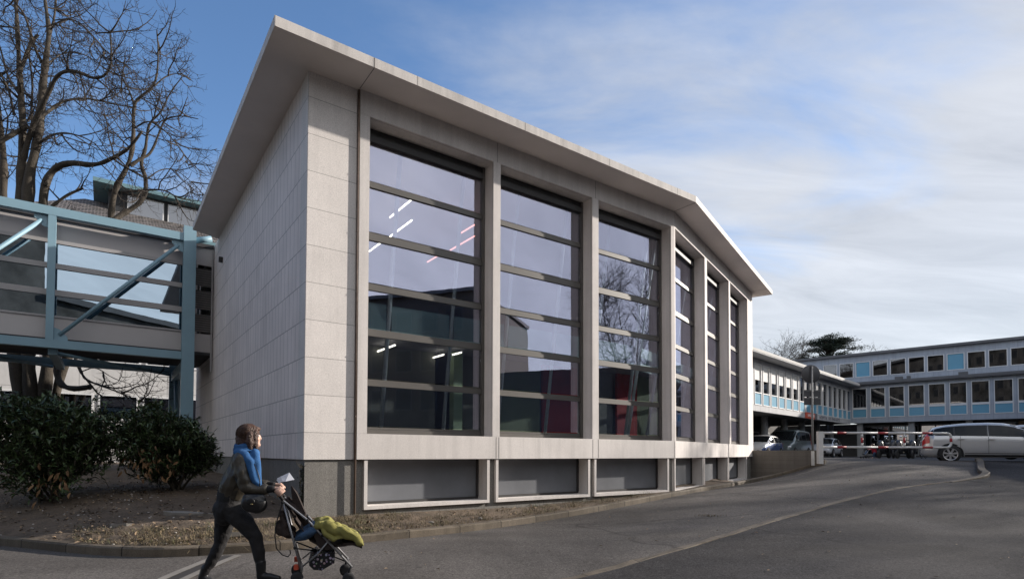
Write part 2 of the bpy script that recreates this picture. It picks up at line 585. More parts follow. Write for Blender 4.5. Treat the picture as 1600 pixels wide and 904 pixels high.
def asphalt(name, col, patch, seed, streak=0.0, sp=0.25):
    m, t, b = base_mat(name)
    c = N(t, 'ShaderNodeTexCoord')
    mpn = N(t, 'ShaderNodeMapping')
    mpn.inputs['Location'].default_value = (seed, seed * 2, 0)
    t.links.new(c.outputs['Object'], mpn.inputs[0])
    v = mpn.outputs[0]
    out = mixrgb(t, ramp01(t, noise(t, v, 0.35, 7, 0.6, 0.6), 0.36, 0.64), tuple(x * (1 - patch) for x in col), tuple(x * (1 + patch) for x in col))
    # wheel-worn bands along the drive
    mr_ = N(t, 'ShaderNodeMapping')
    mr_.inputs['Rotation'].default_value = (0, 0, rad(-37))
    mr_.inputs['Scale'].default_value = (0.10, 0.9, 1)
    t.links.new(v, mr_.inputs[0])
    out = mixrgb(t, 1.0, out, ramp01(t, noise(t, mr_.outputs[0], 1.0, 4), 0.3, 0.7, 1 - streak, 1 + streak), 'MULTIPLY')
    ag = ramp01(t, noise(t, v, 42, 4, 0.85), 0.38, 0.66, 1 - sp * 1.2, 1 + sp * 1.3)
    out = mixrgb(t, 1.0, out, ag, 'MULTIPLY')
    out = mixrgb(t, 1.0, out, ramp01(t, noise(t, v, 16, 4, 0.75), 0.32, 0.7, 1 - sp * .5, 1 + sp * .5), 'MULTIPLY')
    vo = N(t, 'ShaderNodeTexVoronoi')
    vo.inputs['Scale'].default_value = 60
    t.links.new(v, vo.inputs['Vector'])
    chips = ramp01(t, vo.outputs['Distance'], 0.1, 0.2, 1.0, 0.0)
    pick = ramp01(t, noise(t, v, 30, 2), 0.55, 0.62)
    chips = math_node(t, 'MULTIPLY', math_node(t, 'MULTIPLY', chips, pick), 0.6)
    out = mixrgb(t, chips, out, tuple(x * 2.6 for x in col))
    # hairline cracks
    wv = N(t, 'ShaderNodeTexVoronoi', feature='DISTANCE_TO_EDGE')
    wv.inputs['Scale'].default_value = 0.33
    wn = N(t, 'ShaderNodeMix', data_type='VECTOR')
    wn.inputs['Factor'].default_value = 0.35
    t.links.new(v, wn.inputs[4])
    nn = N(t, 'ShaderNodeTexNoise')
    nn.inputs['Scale'].default_value = 1.3
    nn.inputs['Detail'].default_value = 5
    t.links.new(v, nn.inputs['Vector'])
    t.links.new(nn.outputs['Color'], wn.inputs[5])
    t.links.new(wn.outputs[1], wv.inputs['Vector'])
    cr = ramp01(t, wv.outputs['Distance'], 0.0, 0.007, 0.7, 0.0)
    cr = math_node(t, 'MULTIPLY', cr, ramp01(t, noise(t, v, 0.25, 2), 0.46, 0.52))
    out = mixrgb(t, cr, out, tuple(x * 0.35 for x in col))
    t.links.new(out, b.inputs['Base Color'])
    b.inputs['Roughness'].default_value = 0.92
    b.inputs['Specular IOR Level'].default_value = 0.15
    bn = N(t, 'ShaderNodeBump')
    bn.inputs['Strength'].default_value = 0.55
    bn.inputs['Distance'].default_value = 0.012
    t.links.new(noise(t, v, 75, 3, 0.7), bn.inputs['Height'])
    t.links.new(bn.outputs[0], b.inputs['Normal'])
    return m


m_road = asphalt('asphalt', (0.108, 0.098, 0.090), 0.24, 3.0, 0.14, 0.42)
m_road2 = asphalt('asphalt_dark', (0.048, 0.045, 0.045), 0.32, 17.0, 0.05, 0.5)
m_lot = asphalt('asphalt_lot', (0.075, 0.072, 0.073), 0.15, 31.0)

mb = MB()
xs = axis_steps(-18, 24, 0.25, 3000)
ys = axis_steps(-3, 24, 0.25, 3000)
idx = {}
for j, y in enumerate(ys):
    for i, x in enumerate(xs):
        idx[i, j] = len(mb.v)
        mb.v.append((x, y, ground_h(x, y) if abs(x) < 90 and abs(y) < 70 else (0.6 if y > 0 else -0.2)))
for j in range(len(ys) - 1):
    for i in range(len(xs) - 1):
        mb.f.append((idx[i, j], idx[i + 1, j], idx[i + 1, j + 1], idx[i, j + 1]))
        mb.m.append(0)
        mb.uv.append([(0, 0)] * 4)
        mb.sm.append(True)
mb.build('road', m_road, kind='structure')


def resample(pl, step):
    out = [Vector(pl[0])]
    for a, b in zip(pl[:-1], pl[1:]):
        a, b = Vector(a), Vector(b)
        n = max(1, int((b - a).length / step))
        for k in range(1, n + 1): out.append(a.lerp(b, k / n))
    return out


def smooth_line(pl, it=2):
    pts = [Vector(p) for p in pl]
    for _ in range(it):
        q = [pts[0]]
        for a, b in zip(pts[:-1], pts[1:]):
            q += [a.lerp(b, 0.25), a.lerp(b, 0.75)]
        q.append(pts[-1])
        pts = q
    return pts


def strip(mb, line, prof, side, mi=0, taper=0.0, wob=0.0):
    """Sweep prof [(offset, height)] along a ground line; side +1 puts positive offsets to the left of travel."""
    n = len(line)
    rows = []
    run = 0
    for i, p in enumerate(line):
        d = line[min(i + 1, n - 1)] - line[max(i - 1, 0)]
        d.z = 0
        d.normalize()
        nn = Vector((-d.y, d.x, 0)) * side
        if i: run += (line[i] - line[i - 1]).length
        tp_ = min(1.0, 0.08 + run / taper) if taper else 1.0
        rows.append(([p + nn * (o + random.uniform(-wob, wob)) + Vector((0, 0, (h * tp_ if h > 0 else h) + random.uniform(-wob, wob))) for o, h in prof], run))
    for (a, ra), (b, rb) in zip(rows[:-1], rows[1:]):
        s = 0
        for k in range(len(prof) - 1):
            L = math.hypot(prof[k + 1][0] - prof[k][0], prof[k + 1][1] - prof[k][1])
            q = [a[k], b[k], b[k + 1], a[k + 1]]
            u = [(ra, s), (rb, s), (rb, s + L), (ra, s + L)]
            if side < 0:
                q.reverse()
                u.reverse()
            mb.face(q, mi, u)
            s += L
    for (a, r_), rev in ((rows[0], 0), (rows[-1], 1)):
        mb.face(a if rev else list(reversed(a)), mi)


m_kerb = slab_mat('kerb_stone', (0.125, 0.102, 0.076), 9, 1.0, mortar=0.012, dark=0.3, var=0.22, bump=0.6, streak=0.3, fine=0.3)
kl = resample(smooth_line(KERB, 2), 0.35)
mb = MB()
strip(mb, kl, [(-0.004, -0.3), (0.0, 0.10), (0.018, 0.122), (0.14, 0.126), (0.16, 0.1), (0.165, -0.3)], 1, wob=0.004)
mb.build('kerb', m_kerb, kind='structure')
il = resample(smooth_line(ISLE, 2), 0.3)
mb = MB()
strip(mb, il, [(-0.09, -0.3), (-0.08, 0.11), (-0.06, 0.13), (0.09, 0.13), (0.11, 0.1), (0.11, -0.3)], -1, taper=2.6, wob=0.003)
mb.build('island_kerb', m_kerb, kind='structure')
# the flush stone edging and the darker asphalt beyond it
el = resample(smooth_line([(x, y, 0) for x, y, z in EDGE], 2), 0.3)
for p in el: p.z = ground_h(p.x, p.y)
mb = MB()
strip(mb, el, [(-0.062, -0.05), (-0.055, 0.014), (0.055, 0.014), (0.062, -0.05)], -1, wob=0.012)
mb.build('flush_kerb', m_kerb, kind='structure')
mb = MB()
bl = el + [Vector(p) for p in il]
far = [0.03, 0.25, 0.5, 0.75, 1, 1.5, 2, 2.5, 3, 3.5, 4, 5, 6, 7, 8, 10, 12, 15, 20, 30, 45]
rows = []
for p in bl:
    rows.append([])
    for k, d in enumerate(far):
        x, y = p.x + d * 0.86, p.y - d * 0.51
        rows[-1].append(Vector((x, y, ground_h(x, y) + 0.006 + (0.02 if p.y > 15.3 else 0))))
for a, b in zip(rows[:-1], rows[1:]):
    for k in range(len(far) - 1):
        mb.face([a[k + 1], b[k + 1], b[k], a[k]], 0, smooth=True)
mb.build('pavement', m_road2, kind='structure')

# upper car park (level, behind the retaining wall and the gate)
LOT_Z = 1.13
mb = MB()
mb.prism([(9.9, 22.9), (10.2, 22.3), (11.3, 21.3), (12.2, 21.3), (18, 21.3), (30, 21.3), (46, 21.3), (300, 21), (2500, 21), (2500, 2500), (-400, 2500), (-60, 200), (-4, 60), (6, 32)], LOT_Z - 0.02, LOT_Z)
fx = [11.25 + 0.5 * i for i in range(70)]
for xa, xb in zip(fx[:-1], fx[1:]):
    mb.face([(xa, 20.3, ground_h(xa, 20.3) - 0.004), (xb, 20.3, ground_h(xb, 20.3) - 0.004), (xb, 21.3, LOT_Z - 0.001), (xa, 21.3, LOT_Z - 0.001)], 0, smooth=True)
mb.build('car_park_ground', m_lot, kind='structure')

# planting bed
m_soil = mat('soil', (0.105, 0.076, 0.052), 0.35, 2.2, 0.95, 1.0, 14, fine=0.45, fscale=38)
BED = [(0.0, 0.0), (0.25, 0.03), (0.6, 0.07), (1.0, 0.12), (1.5, 0.18), (2.1, 0.25), (2.8, 0.33), (3.6, 0.40), (4.6, 0.46), (6, 0.52), (8, 0.60), (11, 0.66), (16, 0.7), (26, 0.7)]


def bed_rise(d):
    for (a, ha), (b, hb) in zip(BED[:-1], BED[1:]):
        if d <= b: return ha + (hb - ha) * (d - a) / (b - a)
    return BED[-1][1]


bed_line = [p for p in kl if p.y < 19.5]
_bp = np.array([(p.x, p.y, p.z) for p in bed_line])


def soil_h(x, y):
    """Height of the bed at a point: kerb height plus the rise with the distance along the bed's depth."""
    d = -((x - _bp[:, 0]) * nA.x + (y - _bp[:, 1]) * nA.y)
    off = np.abs((x - _bp[:, 0]) * dA.x + (y - _bp[:, 1]) * dA.y)
    k = int(np.argmin(off + np.where(d < -0.2, 50, 0)))
    dd = max(0.0, float(d[k]) - 0.14)
    return float(_bp[k, 2]) + 0.12 + bed_rise(dd) + 0.02 * math.sin(x * 5.1 + y * 3.3) * min(1, dd * 2), dd


mb = MB()
offs = [0.13, 0.2, 0.3, 0.45, 0.6, 0.8, 1.0, 1.25, 1.5, 1.8, 2.2, 2.6, 3.0, 3.5, 4, 4.6, 5.3, 6, 7, 8, 9.5, 11, 13, 16, 20, 27]
rows = []
for p in bed_line:
    r_ = []
    for o in offs:
        x, y = p.x - nA.x * o, p.y - nA.y * o
        r_.append(Vector((x, y, p.z + 0.118 + bed_rise(max(0, o - 0.14)) + (random.uniform(-.02, .02) if o > 0.3 else 0))))
    rows.append(r_)
for a, b in zip(rows[:-1], rows[1:]):
    for k in range(len(offs) - 1):
        mb.face([a[k], b[k], b[k + 1], a[k + 1]], 0, smooth=True)
mb.build('soil_bed', m_soil, kind='structure')

# channel drain across the drive: two pale concrete edges and a dark slot
m_conc = mat('pale_concrete', (0.20, 0.185, 0.165), 0.15, 2.5, 0.85, 0.3, 60, fine=0.15)
m_dark = mat('dark_slot', (0.03, 0.027, 0.026), 0.2, 5, 0.8)
mb = MB()
a1, a2 = gpix(372, 868), gpix(262, 918)
dd_ = (a2 - a1).normalized()
sd = Vector((-dd_.y, dd_.x, 0))
dl = (a2 - a1).length + 1.5
for o, w, mi in ((0, 0.10, 0), (0.24, 0.10, 0), (0.12, 0.136, 1)):
    for k in range(10):
        q = []
        for e, s_ in ((k, -1), (k, 1), (k + 1, 1), (k + 1, -1)):
            p = a1 + dd_ * (dl * e / 10) - sd * o + sd * (s_ * w / 2)
            q.append((p.x, p.y, ground_h(p.x, p.y) + (0.014 if mi == 0 else 0.009)))
        mb.face(q, mi)
mb.build('road_drain_channel', [m_conc, m_dark], kind='structure')

# ------------------------------------------------------------------ main building
STONE = (0.685, 0.642, 0.612)
m_slabs = slab_mat('granite_slabs', STONE, 0.6375, 4.0, z0=1.71 - 0.6375 * 4, mortar=0.006, var=0.05, fine=0.2, streak=0.1)
m_clad = slab_mat('stone_cladding', (0.76, 0.685, 0.65), 0.6375, 0.26, z0=1.71 - 0.6375 * 4, mortar=0.011, dark=0.55, var=0.04, offset=0.37, fine=0.08, streak=0.07)
m_stone = slab_mat('dressed_stone', (0.645, 0.604, 0.576), 30, 30, var=0.03, fine=0.14, streak=0.14)
m_plinth = slab_mat('speckled_plinth', (0.20, 0.19, 0.175), 30, 2.6, var=0.05, fine=0.5, streak=0.2)
m_soffit = mat('soffit_render', (0.74, 0.675, 0.635), 0.06, 0.8, 0.9, 0.1, 40)
m_fascia = slab_mat('fascia_concrete', (0.58, 0.545, 0.515), 9, 2.4, mortar=0.012, dark=0.5, var=0.05, streak=0.28, fine=0.15)
m_felt = mat('roofing_felt', (0.06, 0.06, 0.06), 0.2, 2, 0.9)
m_alu = mat('bronze_anodised_frame', (0.105, 0.098, 0.09), 0.05, 2, 0.42, metal=0.25)
m_blind = mat('blind_box', (0.035, 0.033, 0.033), 0.1, 2, 0.6)
m_glass = glass_mat('window_glass', (0.84, 0.88, 0.90), 0.29, 0.8, 0.0, 0.09, (0.84, 0.83, 1.0))
m_screen = mat('grey_screen', (0.15, 0.157, 0.172), 0.22, 0.7, 0.38, 0.12, 2.2)
m_pipe = mat('brown_pipe', (0.17, 0.125, 0.10), 0.3, 8, 0.6)
m_int = mat('interior_wall', (0.30, 0.29, 0.31), 0.06, 0.5, 0.9)
m_intd = mat('interior_dark_wall', (0.22, 0.22, 0.20), 0.2, 0.7, 0.9)
m_red = mat('red_panel', (0.45, 0.03, 0.035), 0.1, 0.5, 0.7)
m_green = mat('green_panel', (0.24, 0.28, 0.17), 0.1, 0.5, 0.7)
m_teal = mat('teal_glass_panel', (0.32, 0.45, 0.46), 0.1, 0.6, 0.4)
m_post = mat('pale_steel', (0.75, 0.80, 0.82), 0.05, 1, 0.5)
m_tube = lamp_mat('white_tube', (1.0, 0.90, 0.74), 3.0)
m_tubep = lamp_mat('pink_tube', (1.0, 0.38, 0.30), 1.3)

Z_BASE, Z_SILL, Z_HEAD, Z_SOF, Z_TOP = 1.253, 1.71, 7.45, 7.884, 8.051
hall = thing('auditorium_building', 'pale stone hall with tall bronze framed window bays under a wide flat overhanging roof', 'building', A(0, 0, 0.25))
LEFT = -14.0
EU = 9.456
C_IN = 0.0088
BAYS = [(A, 1.083, 3.777), (A, 3.956, 6.607), (A, 6.811, 9.497), (C, 0.057, 2.81), (C, 3.05, 5.72), (C, 5.92, 8.60)]
FR_V, RE_V = 0.05, -0.36
mb = MB()
mb.box(A, 0.0, 0.862, -0.4, 0.0, Z_BASE, Z_SOF)                       # corner panel
mb.build('corner_wall', m_slabs, hall)
mb = MB()
mb.box(A, 0.9, BEND_U + C_IN, RE_V, FR_V, Z_HEAD, Z_SOF)              # lintel band
mb.box(A, 0.9, BEND_U + C_IN, RE_V, FR_V, Z_BASE, Z_SILL)             # parapet band
for a, b in ((0.9, 1.083), (3.777, 3.956), (6.607, 6.811), (9.497, BEND_U + C_IN)):
    mb.box(A, a, b, RE_V, FR_V, Z_SILL + 0.002, Z_HEAD - 0.002)
mb.box(C, -C_IN, EU, RE_V, FR_V, Z_HEAD + 0.002, Z_SOF)
mb.box(C, -C_IN, EU, RE_V, FR_V, Z_BASE + 0.001, Z_SILL + 0.001)
for a, b in ((-C_IN, 0.057), (2.81, 3.05), (5.72, 5.92), (8.60, EU)):
    mb.box(C, a, b, RE_V, FR_V, Z_SILL + 0.003, Z_HEAD)
mb.build('window_surround', m_stone, hall)
# fine vertical joints on the bands
m_joint = mat('joint_dark', (0.16, 0.145, 0.13), 0.1, 3, 0.9)
for fr_, us in ((A, (3.87, 3.94, 6.62, 6.80, 9.60)), (C, (2.83, 3.04, 6.3))):
    for u in us: MB().box(fr_, u - 0.004, u + 0.004, FR_V, FR_V + 0.003, Z_BASE + 0.01, Z_SILL - 0.01).build('stone_joint', m_joint, hall)
for fr_, us in ((A, (3.87, 6.71)), (C, (2.93, 5.82))):
    for u in us: MB().box(fr_, u - 0.004, u + 0.004, FR_V, FR_V + 0.003, Z_HEAD + 0.01, Z_SOF - 0.01).build('stone_joint', m_joint, hall)
mb = MB()
mb.box(A, 0.0, 0.35, LEFT, -0.402, Z_BASE, Z_SOF - 0.001)
mb.build('side_wall', m_clad, hall)
mb = MB()
BWIN = ((A, 1.05, 3.725), (A, 3.88, 6.55), (A, 6.69, 9.40), (C, 0.0, 2.61), (C, 2.715, 5.51), (C, 5.60, 8.40))
ZB = Z_BASE - 0.004
mb.box(A, 0.03, BEND_U - 0.01, RE_V - 0.3, -0.035, -0.5, 0.356)
mb.box(C, -0.01, EU - 0.03, RE_V - 0.3, -0.036, -0.5, 0.355)
mb.box(A, 0.031, 0.3, LEFT, RE_V - 0.302, -0.5, ZB)
for a_, b_ in ((0.03, 1.049), (3.726, 3.879), (6.551, 6.689), (9.401, 9.60)):
    mb.box(A, a_, b_, RE_V - 0.3, -0.035, 0.3565, ZB)
for a_, b_ in ((2.611, 2.714), (5.511, 5.599), (8.401, EU - 0.03)):
    mb.box(C, a_, b_, RE_V - 0.3, -0.036, 0.3555, ZB - 0.001)
mb.box(A, 1.0, 9.5, RE_V - 0.5, RE_V - 0.32, 0.2, ZB)
mb.box(C, 0.1, 8.5, RE_V - 0.5, RE_V - 0.32, 0.2, ZB - 0.002)
plinth = mb.build('plinth', m_plinth, hall)
mb = MB()
mb.box(C, EU - 0.4, EU - 0.002, -14.0, RE_V - 0.002, -0.3, Z_SOF - 0.002)
mb.build('end_wall', m_slabs, hall)
mb = MB()
pA = lambda u, v: (A(u, v, 0).x, A(u, v, 0).y)
pC = lambda u, v: (C(u, v, 0).x, C(u, v, 0).y)
mb.prism([pA(0.36, -9.6), pA(6, -11.4), pC(EU - 0.45, -9.0), pC(EU - 0.45, -9.35), pA(6, -11.8), pA(0.36, -10.0)], -0.3, Z_SOF - 0.003)
mb.build('back_wall', m_int, hall)


def line_x(p, d, q, e):
    """Intersection of two plan lines."""
    cr = d[0] * e[1] - d[1] * e[0]
    t_ = ((q[0] - p[0]) * e[1] - (q[1] - p[1]) * e[0]) / cr
    return (p[0] + d[0] * t_, p[1] + d[1] * t_)


def roof_poly(inset):
    o1, o2 = 0.745 - inset, 0.705 - inset
    bx = line_x(pA(0, o1), (dA.x, dA.y), pC(0, o2), (dC.x, dC.y))
    return [pA(-0.725 + inset, o1), bx, pC(10.11 - inset, o2), pC(10.11 - inset, -12.0), pA(6, -12.6), pA(0.2, -9.52 + inset), pA(-0.725 + inset, -9.10 + inset)]


mb = MB()
mb.prism(roof_poly(0.0), Z_SOF, Z_TOP, 0, 1)
roof = mb.build('roof', [m_soffit, m_fascia], hall)
mb = MB()
mb.prism(roof_poly(0.10), Z_TOP + 0.001, Z_TOP + 0.05)
mb.build('roof_covering', m_felt, roof)
m_jsoft = mat('joint_soft', (0.2, 0.18, 0.165), 0.1, 3, 0.9)
MB().box(A, 0.874, 0.886, 0.06, 0.73, Z_SOF - 0.004, Z_SOF - 0.0005).build('soffit_joint', m_jsoft, roof)
MB().box(A, 0.874, 0.886, 0.743, 0.749, Z_SOF, Z_TOP).build('fascia_joint', m_jsoft, roof)
e0 = A(BEND_U, 0.06, 0)
e1 = Vector((*roof_poly(0.02)[1], 0))
dv = (e1 - e0).normalized()
MB().box(Frame(e0, dv, Vector((dv.y, -dv.x, 0))), 0, (e1 - e0).length, -0.006, 0.006, Z_SOF - 0.004, Z_SOF - 0.0005).build('soffit_joint', m_jsoft, roof)
MB().box(C, EU - 0.35, EU - 0.34, 0.06, 0.68, Z_SOF - 0.004, Z_SOF - 0.0005).build('soffit_joint', m_jsoft, roof)
mb = MB()
mb.tube([A(0.88, 0.03, 0.3), A(0.88, 0.03, Z_SOF - 0.01)], 0.019, 8)
for z in (2.0, 3.1, 4.2, 5.3, 6.35, 7.4): mb.box(A, 0.864, 0.896, 0.0, 0.052, z, z + 0.02)
mb.build('downpipe', m_pipe, hall)

TR = [(7.18, 7.46), (6.335, 6.468), (5.34, 5.508), (4.401, 4.547), (3.541, 3.696), (2.612, 2.755), (1.714, 1.864)]
for fr_, a, b in BAYS:
    mb = MB()
    mb.box(fr_, a + 0.002, a + 0.05, RE_V, -0.27, Z_SILL + 0.004, Z_HEAD - 0.004)
    mb.box(fr_, b - 0.06, b - 0.002, RE_V, -0.27, Z_SILL + 0.004, Z_HEAD - 0.004)
    for (z0, z1) in TR[1:]:
        mb.box(fr_, a + 0.052, b - 0.062, RE_V, -0.295, z0, z0 + (z1 - z0) * 0.56)
        mb.box(fr_, a + 0.052, b - 0.062, RE_V, -0.312, z0 + (z1 - z0) * 0.58, z1 - 0.02)
    w = mb.build('window', m_alu, hall)
    mb = MB()
    mb.box(fr_, a + 0.052, b - 0.062, RE_V, -0.25, 7.18, 7.30)
    mb.box(fr_, a + 0.052, b - 0.062, RE_V, -0.30, 7.302, 7.444)
    mb.build('blind_box', m_blind, w)
    for (hi, lo) in zip(TR[:-1], TR[1:]):
        mb = MB()
        mb.box(fr_, a + 0.053, b - 0.063, -0.338, -0.33, lo[1] + 0.001, hi[0] - 0.001)
        mb.build('pane', m_glass, w)

for fr_, a, b in BWIN:
    mb = MB()
    z0, z1 = 0.357, Z_BASE - 0.008
    t_ = 0.062
    zt = z1
    mb.box(fr_, a, a + t_, -0.42, 0.03, z0 + t_, zt)
    mb.box(fr_, b - t_, b, -0.42, 0.03, z0 + t_, zt)
    mb.box(fr_, a, b, -0.42, 0.03, z0, z0 + t_ - 0.001)
    w = mb.build('basement_window', m_stone, hall)
    mb = MB()
    mb.box(fr_, a + t_ + 0.002, b - t_ - 0.002, -0.34, -0.33, z0 + t_ + 0.05, zt)
    mb.build('screen', m_screen, w)
    mb = MB()
    mb.box(fr_, a + t_ + 0.002, b - t_ - 0.002, -0.345, -0.31, z0 + t_ + 0.002, z0 + t_ + 0.048)
    mb.box(fr_, b - t_ - 0.045, b - t_ - 0.002, -0.345, -0.29, z0 + t_ + 0.05, zt)
    mb.build('screen_rail', m_blind, w)
# open the plinth behind the basement windows: dark backing stays behind the screens
# interior
mb = MB()
mb.prism([pA(0.36, RE_V - 0.01), pA(BEND_U, RE_V - 0.01), pC(EU - 0.45, RE_V - 0.01), pC(EU - 0.45, -9.0), pA(6, -11.3), pA(0.36, -9.5)], Z_BASE - 0.2, Z_SILL - 0.02)
mb.build('ground_floor', m_intd, hall)
mb = MB()
bxm = line_x(pA(0, -1.7), (dA.x, dA.y), pC(0, -1.7), (dC.x, dC.y))
mb.prism([pA(0.37, -1.7), bxm, pC(EU - 0.46, -1.7), pC(EU - 0.46, -8.9), pA(6, -11.2), pA(0.37, -9.4)], 3.86, 4.2)
mb.build('upper_floor', m_int, hall)
for fr_, a, b in ((A, 0.5, 9.3), (C, 0.3, 8.9)):
    n = int((b - a) / 1.36)
    for k in range(n + 1):
        u = a + (b - a) * k / n
        mb = MB()
        mb.tube([fr_(u, -1.45, Z_SILL), fr_(u, -0.55, Z_HEAD + 0.1)], 0.045, 6)
        mb.build('leaning_post', m_post, hall)
    for k in range(n):
        u0, u1 = a + (b - a) * k / n + 0.06, a + (b - a) * (k + 1) / n - 0.06
        mb = MB()
        mb.box(fr_, u0, u1, -1.09, -1.07, 3.72, 4.38)
        mb.build('gallery_panel', m_teal, hall)
for fr_, u0, u1, v, m_ in ((A, 0.5, 2.1, -2.6, m_intd), (A, 2.15, 3.9, -2.7, m_intd), (A, 4.7, 5.6, -2.7, m_intd), (A, 5.7, 7.05, -2.5, m_green), (A, 7.15, 8.45, -2.5, m_red),
                           (A, 8.5, 10.0, -2.6, m_intd), (A, 10.1, 11.0, -2.5, m_red), (A, 11.1, 12.2, -2.6, m_green), (C, 3.2, 5.6, -2.6, m_intd), (C, 5.7, 8.6, -2.6, m_intd)):
    mb = MB()
    mb.box(fr_, u0, u1, v - 0.08, v, Z_SILL, 3.84)
    mb.build('room_panel', m_, hall)
mb = MB()
mb.box(A, 4.2, 4.45, -2.5, -2.3, Z_SILL, 3.85)
mb.build('round_column', mat('pale_green_paint', (0.40, 0.52, 0.34), 0.05, 1, 0.6), hall)
for (x, y, z, L, m_) in ((627, 325, 7.1, 1.3, m_tube), (626, 357, 7.1, 1.3, m_tube), (591, 382, 7.1, 1.3, m_tube), (730, 358, 7.1, 0.7, m_tubep), (722, 380, 7.1, 1.3, m_tubep), (680, 402, 7.1, 1.0, m_tubep),
                         (600, 545, 3.72, 1.2, m_tube), (678, 558, 3.72, 1.0, m_tube), (714, 552, 3.72, .4, m_tube)):
    w_ = at(x, y, 1) - Vector((0, 0, CAM_H))
    p = Vector((0, 0, CAM_H)) + w_ * ((z - CAM_H) / w_.z)
    mb = MB()
    mb.tube([p + nA * L / 2, p - nA * L / 2], 0.02, 6)
    mb.build('ceiling_tube', m_, hall)

lampb = MB()
lampb.box(A, -0.10, -0.001, -8.62, -8.50, 6.92, 7.06)
lampb.build('wall_lamp', m_blind, hall)

# ------------------------------------------------------------------ footbridge on the left
m_blue = mat('pale_blue_paint', (0.20, 0.325, 0.395), 0.06, 1.5, 0.5, 0.05, 30)
m_panel = mat('beige_panel', (0.44, 0.415, 0.41), 0.04, 0.8, 0.55)
m_rail = mat('beige_rail', (0.34, 0.325, 0.325), 0.04, 0.8, 0.5)
m_bglass = glass_mat('bridge_glass', (0.20, 0.23, 0.25), 0.40, 0.8, 0.0, 0.05, (0.70, 0.86, 1.0))
m_under = mat('dark_underside', (0.05, 0.05, 0.055), 0.2, 2, 0.9)
m_louv = slab_mat('louvre_slats', (0.15, 0.14, 0.135), 0.07, 30, mortar=0.016, dark=0.35, var=0.02)
bridge = thing('footbridge', 'pale blue steel truss footbridge with glazed sides running into the stone hall', 'footbridge', A(-4, -11, 0.5))
BF, BN, BB = -9.83, -10.18, -13.3       # truss plane, cladding plane, far side
mb = MB()
mb.box(A, -26, -0.888, BF - 0.09, BF + 0.09, 7.735, 7.965)
mb.build('top_chord', m_blue, bridge)
mb = MB()
mb.box(A, -26, -0.888, BF - 0.09, BF + 0.09, 4.15, 4.375)
mb.build('bottom_chord', m_blue, bridge)
for u in (-4.05, -7.21, -10.37, -13.53, -16.7):
    MB().box(A, u, u + 0.17, BF - 0.085, BF + 0.085, 4.377, 7.733).build('post', m_blue, bridge)
for u0, u1 in ((-3.88, -0.886), (-7.04, -4.05), (-10.2, -7.21), (-13.36, -10.37)):
    d = MB()
    d.tube([A(u0 + 0.12, BF, 4.52), A(u1 - 0.13, BF, 7.58)], 0.052, 10)
    di = d.build('diagonal_brace', m_blue, bridge)
    for (u, z, sx) in ((u0, 4.378, 1), (u1, 7.732, -1)):
        g = MB()
        zz = 1 if sx > 0 else -1
        pts = [(u + 0.002 * sx, z), (u + 0.30 * sx, z), (u + 0.30 * sx, z + 0.1 * zz), (u + 0.12 * sx, z + 0.30 * zz), (u + 0.002 * sx, z + 0.34 * zz)]
        f1 = [A(a, BF + 0.012, b) for a, b in pts]
        f2 = [A(a, BF - 0.012, b) for a, b in pts]
        g.face(f1)
        g.face(list(reversed(f2)))
        for i in range(5): g.face([f1[i], f2[i], f2[(i + 1) % 5], f1[(i + 1) % 5]])
        g.build('gusset_plate', m_blue, di)
for v in (BF, BB - 0.35):
    MB().box(A, -0.886, -0.555, v - 0.12, v + 0.12, 0.1, 8.19).build('column', m_blue, bridge)
    MB().box(A, -17.2, -16.87, v - 0.12, v + 0.12, -0.2, 8.1).build('column', m_blue, bridge)
mb = MB()
mb.box(A, -26, -0.888, BB - 0.44, BB - 0.26, 4.15, 4.375)
mb.build('bottom_chord', m_blue, bridge)
for u in (-0.84, -4.0, -7.2, -10.4, -13.5):
    b_ = MB()
    b_.box(A, u, u + 0.2, BB - 0.22, BF - 0.13, 3.86 if u > -1 else 4.0, 4.148)
    b_.build('cross_beam', m_blue, bridge)
for s_ in (1, -1):
    q = MB()
    mid = (BF + BB - 0.35) / 2
    q.tube([A(-0.72, mid + s_ * 0.25, 1.0), A(-0.72, mid + s_ * 1.45, 3.86)], 0.075, 8)
    q.build('brace', m_blue, bridge)
for u in (-4.0, -7.2):
    q = MB()
    q.tube([A(u + 0.1, BF - 0.2, 4.06), A(u + 3.1, BB, 4.06)], 0.05, 6)
    q.build('brace', m_blue, bridge)
MB().box(A, -26, -0.02, BB, BN, 4.40, 4.478).build('deck', m_under, bridge)
MB().box(A, -26, -0.02, BB - 0.02, BN + 0.05, 7.76, 7.88).build('roof', m_under, bridge)
for z0, z1, v_ in ((4.48, 5.045, 0.0), (7.205, 7.755, 0.0)):
    MB().box(A, -26, -0.021, BN - 0.05, BN + v_, z0, z1).build('cladding_panel', m_panel, bridge)
for z0, z1 in ((5.655, 5.815), (6.405, 6.545), (7.10, 7.20), (5.05, 5.10)):
    MB().box(A, -26, -0.45, BN - 0.06, BN + 0.03, z0, z1).build('window_rail', m_rail, bridge)
for z0, z1 in ((5.105, 5.65), (5.82, 6.40), (6.55, 7.095)):
    for u0, u1 in ((-25.5, -13.5), (-13.44, -10.35), (-10.29, -7.18), (-7.12, -4.02), (-3.96, -0.62)):
        MB().box(A, u0, u1, BN - 0.03, BN - 0.02, z0, z1).build('pane', m_bglass, bridge)
    MB().box(A, -0.56, -0.05, BN - 0.05, BN - 0.005, z0, z1).build('louvre_panel', m_louv, bridge)
for u in (-13.47, -10.32, -7.15, -3.99, -0.59):
    MB().box(A, u - 0.03, u + 0.03, BN - 0.061, BN + 0.012, 5.05, 7.2).build('mullion', m_rail, bridge)
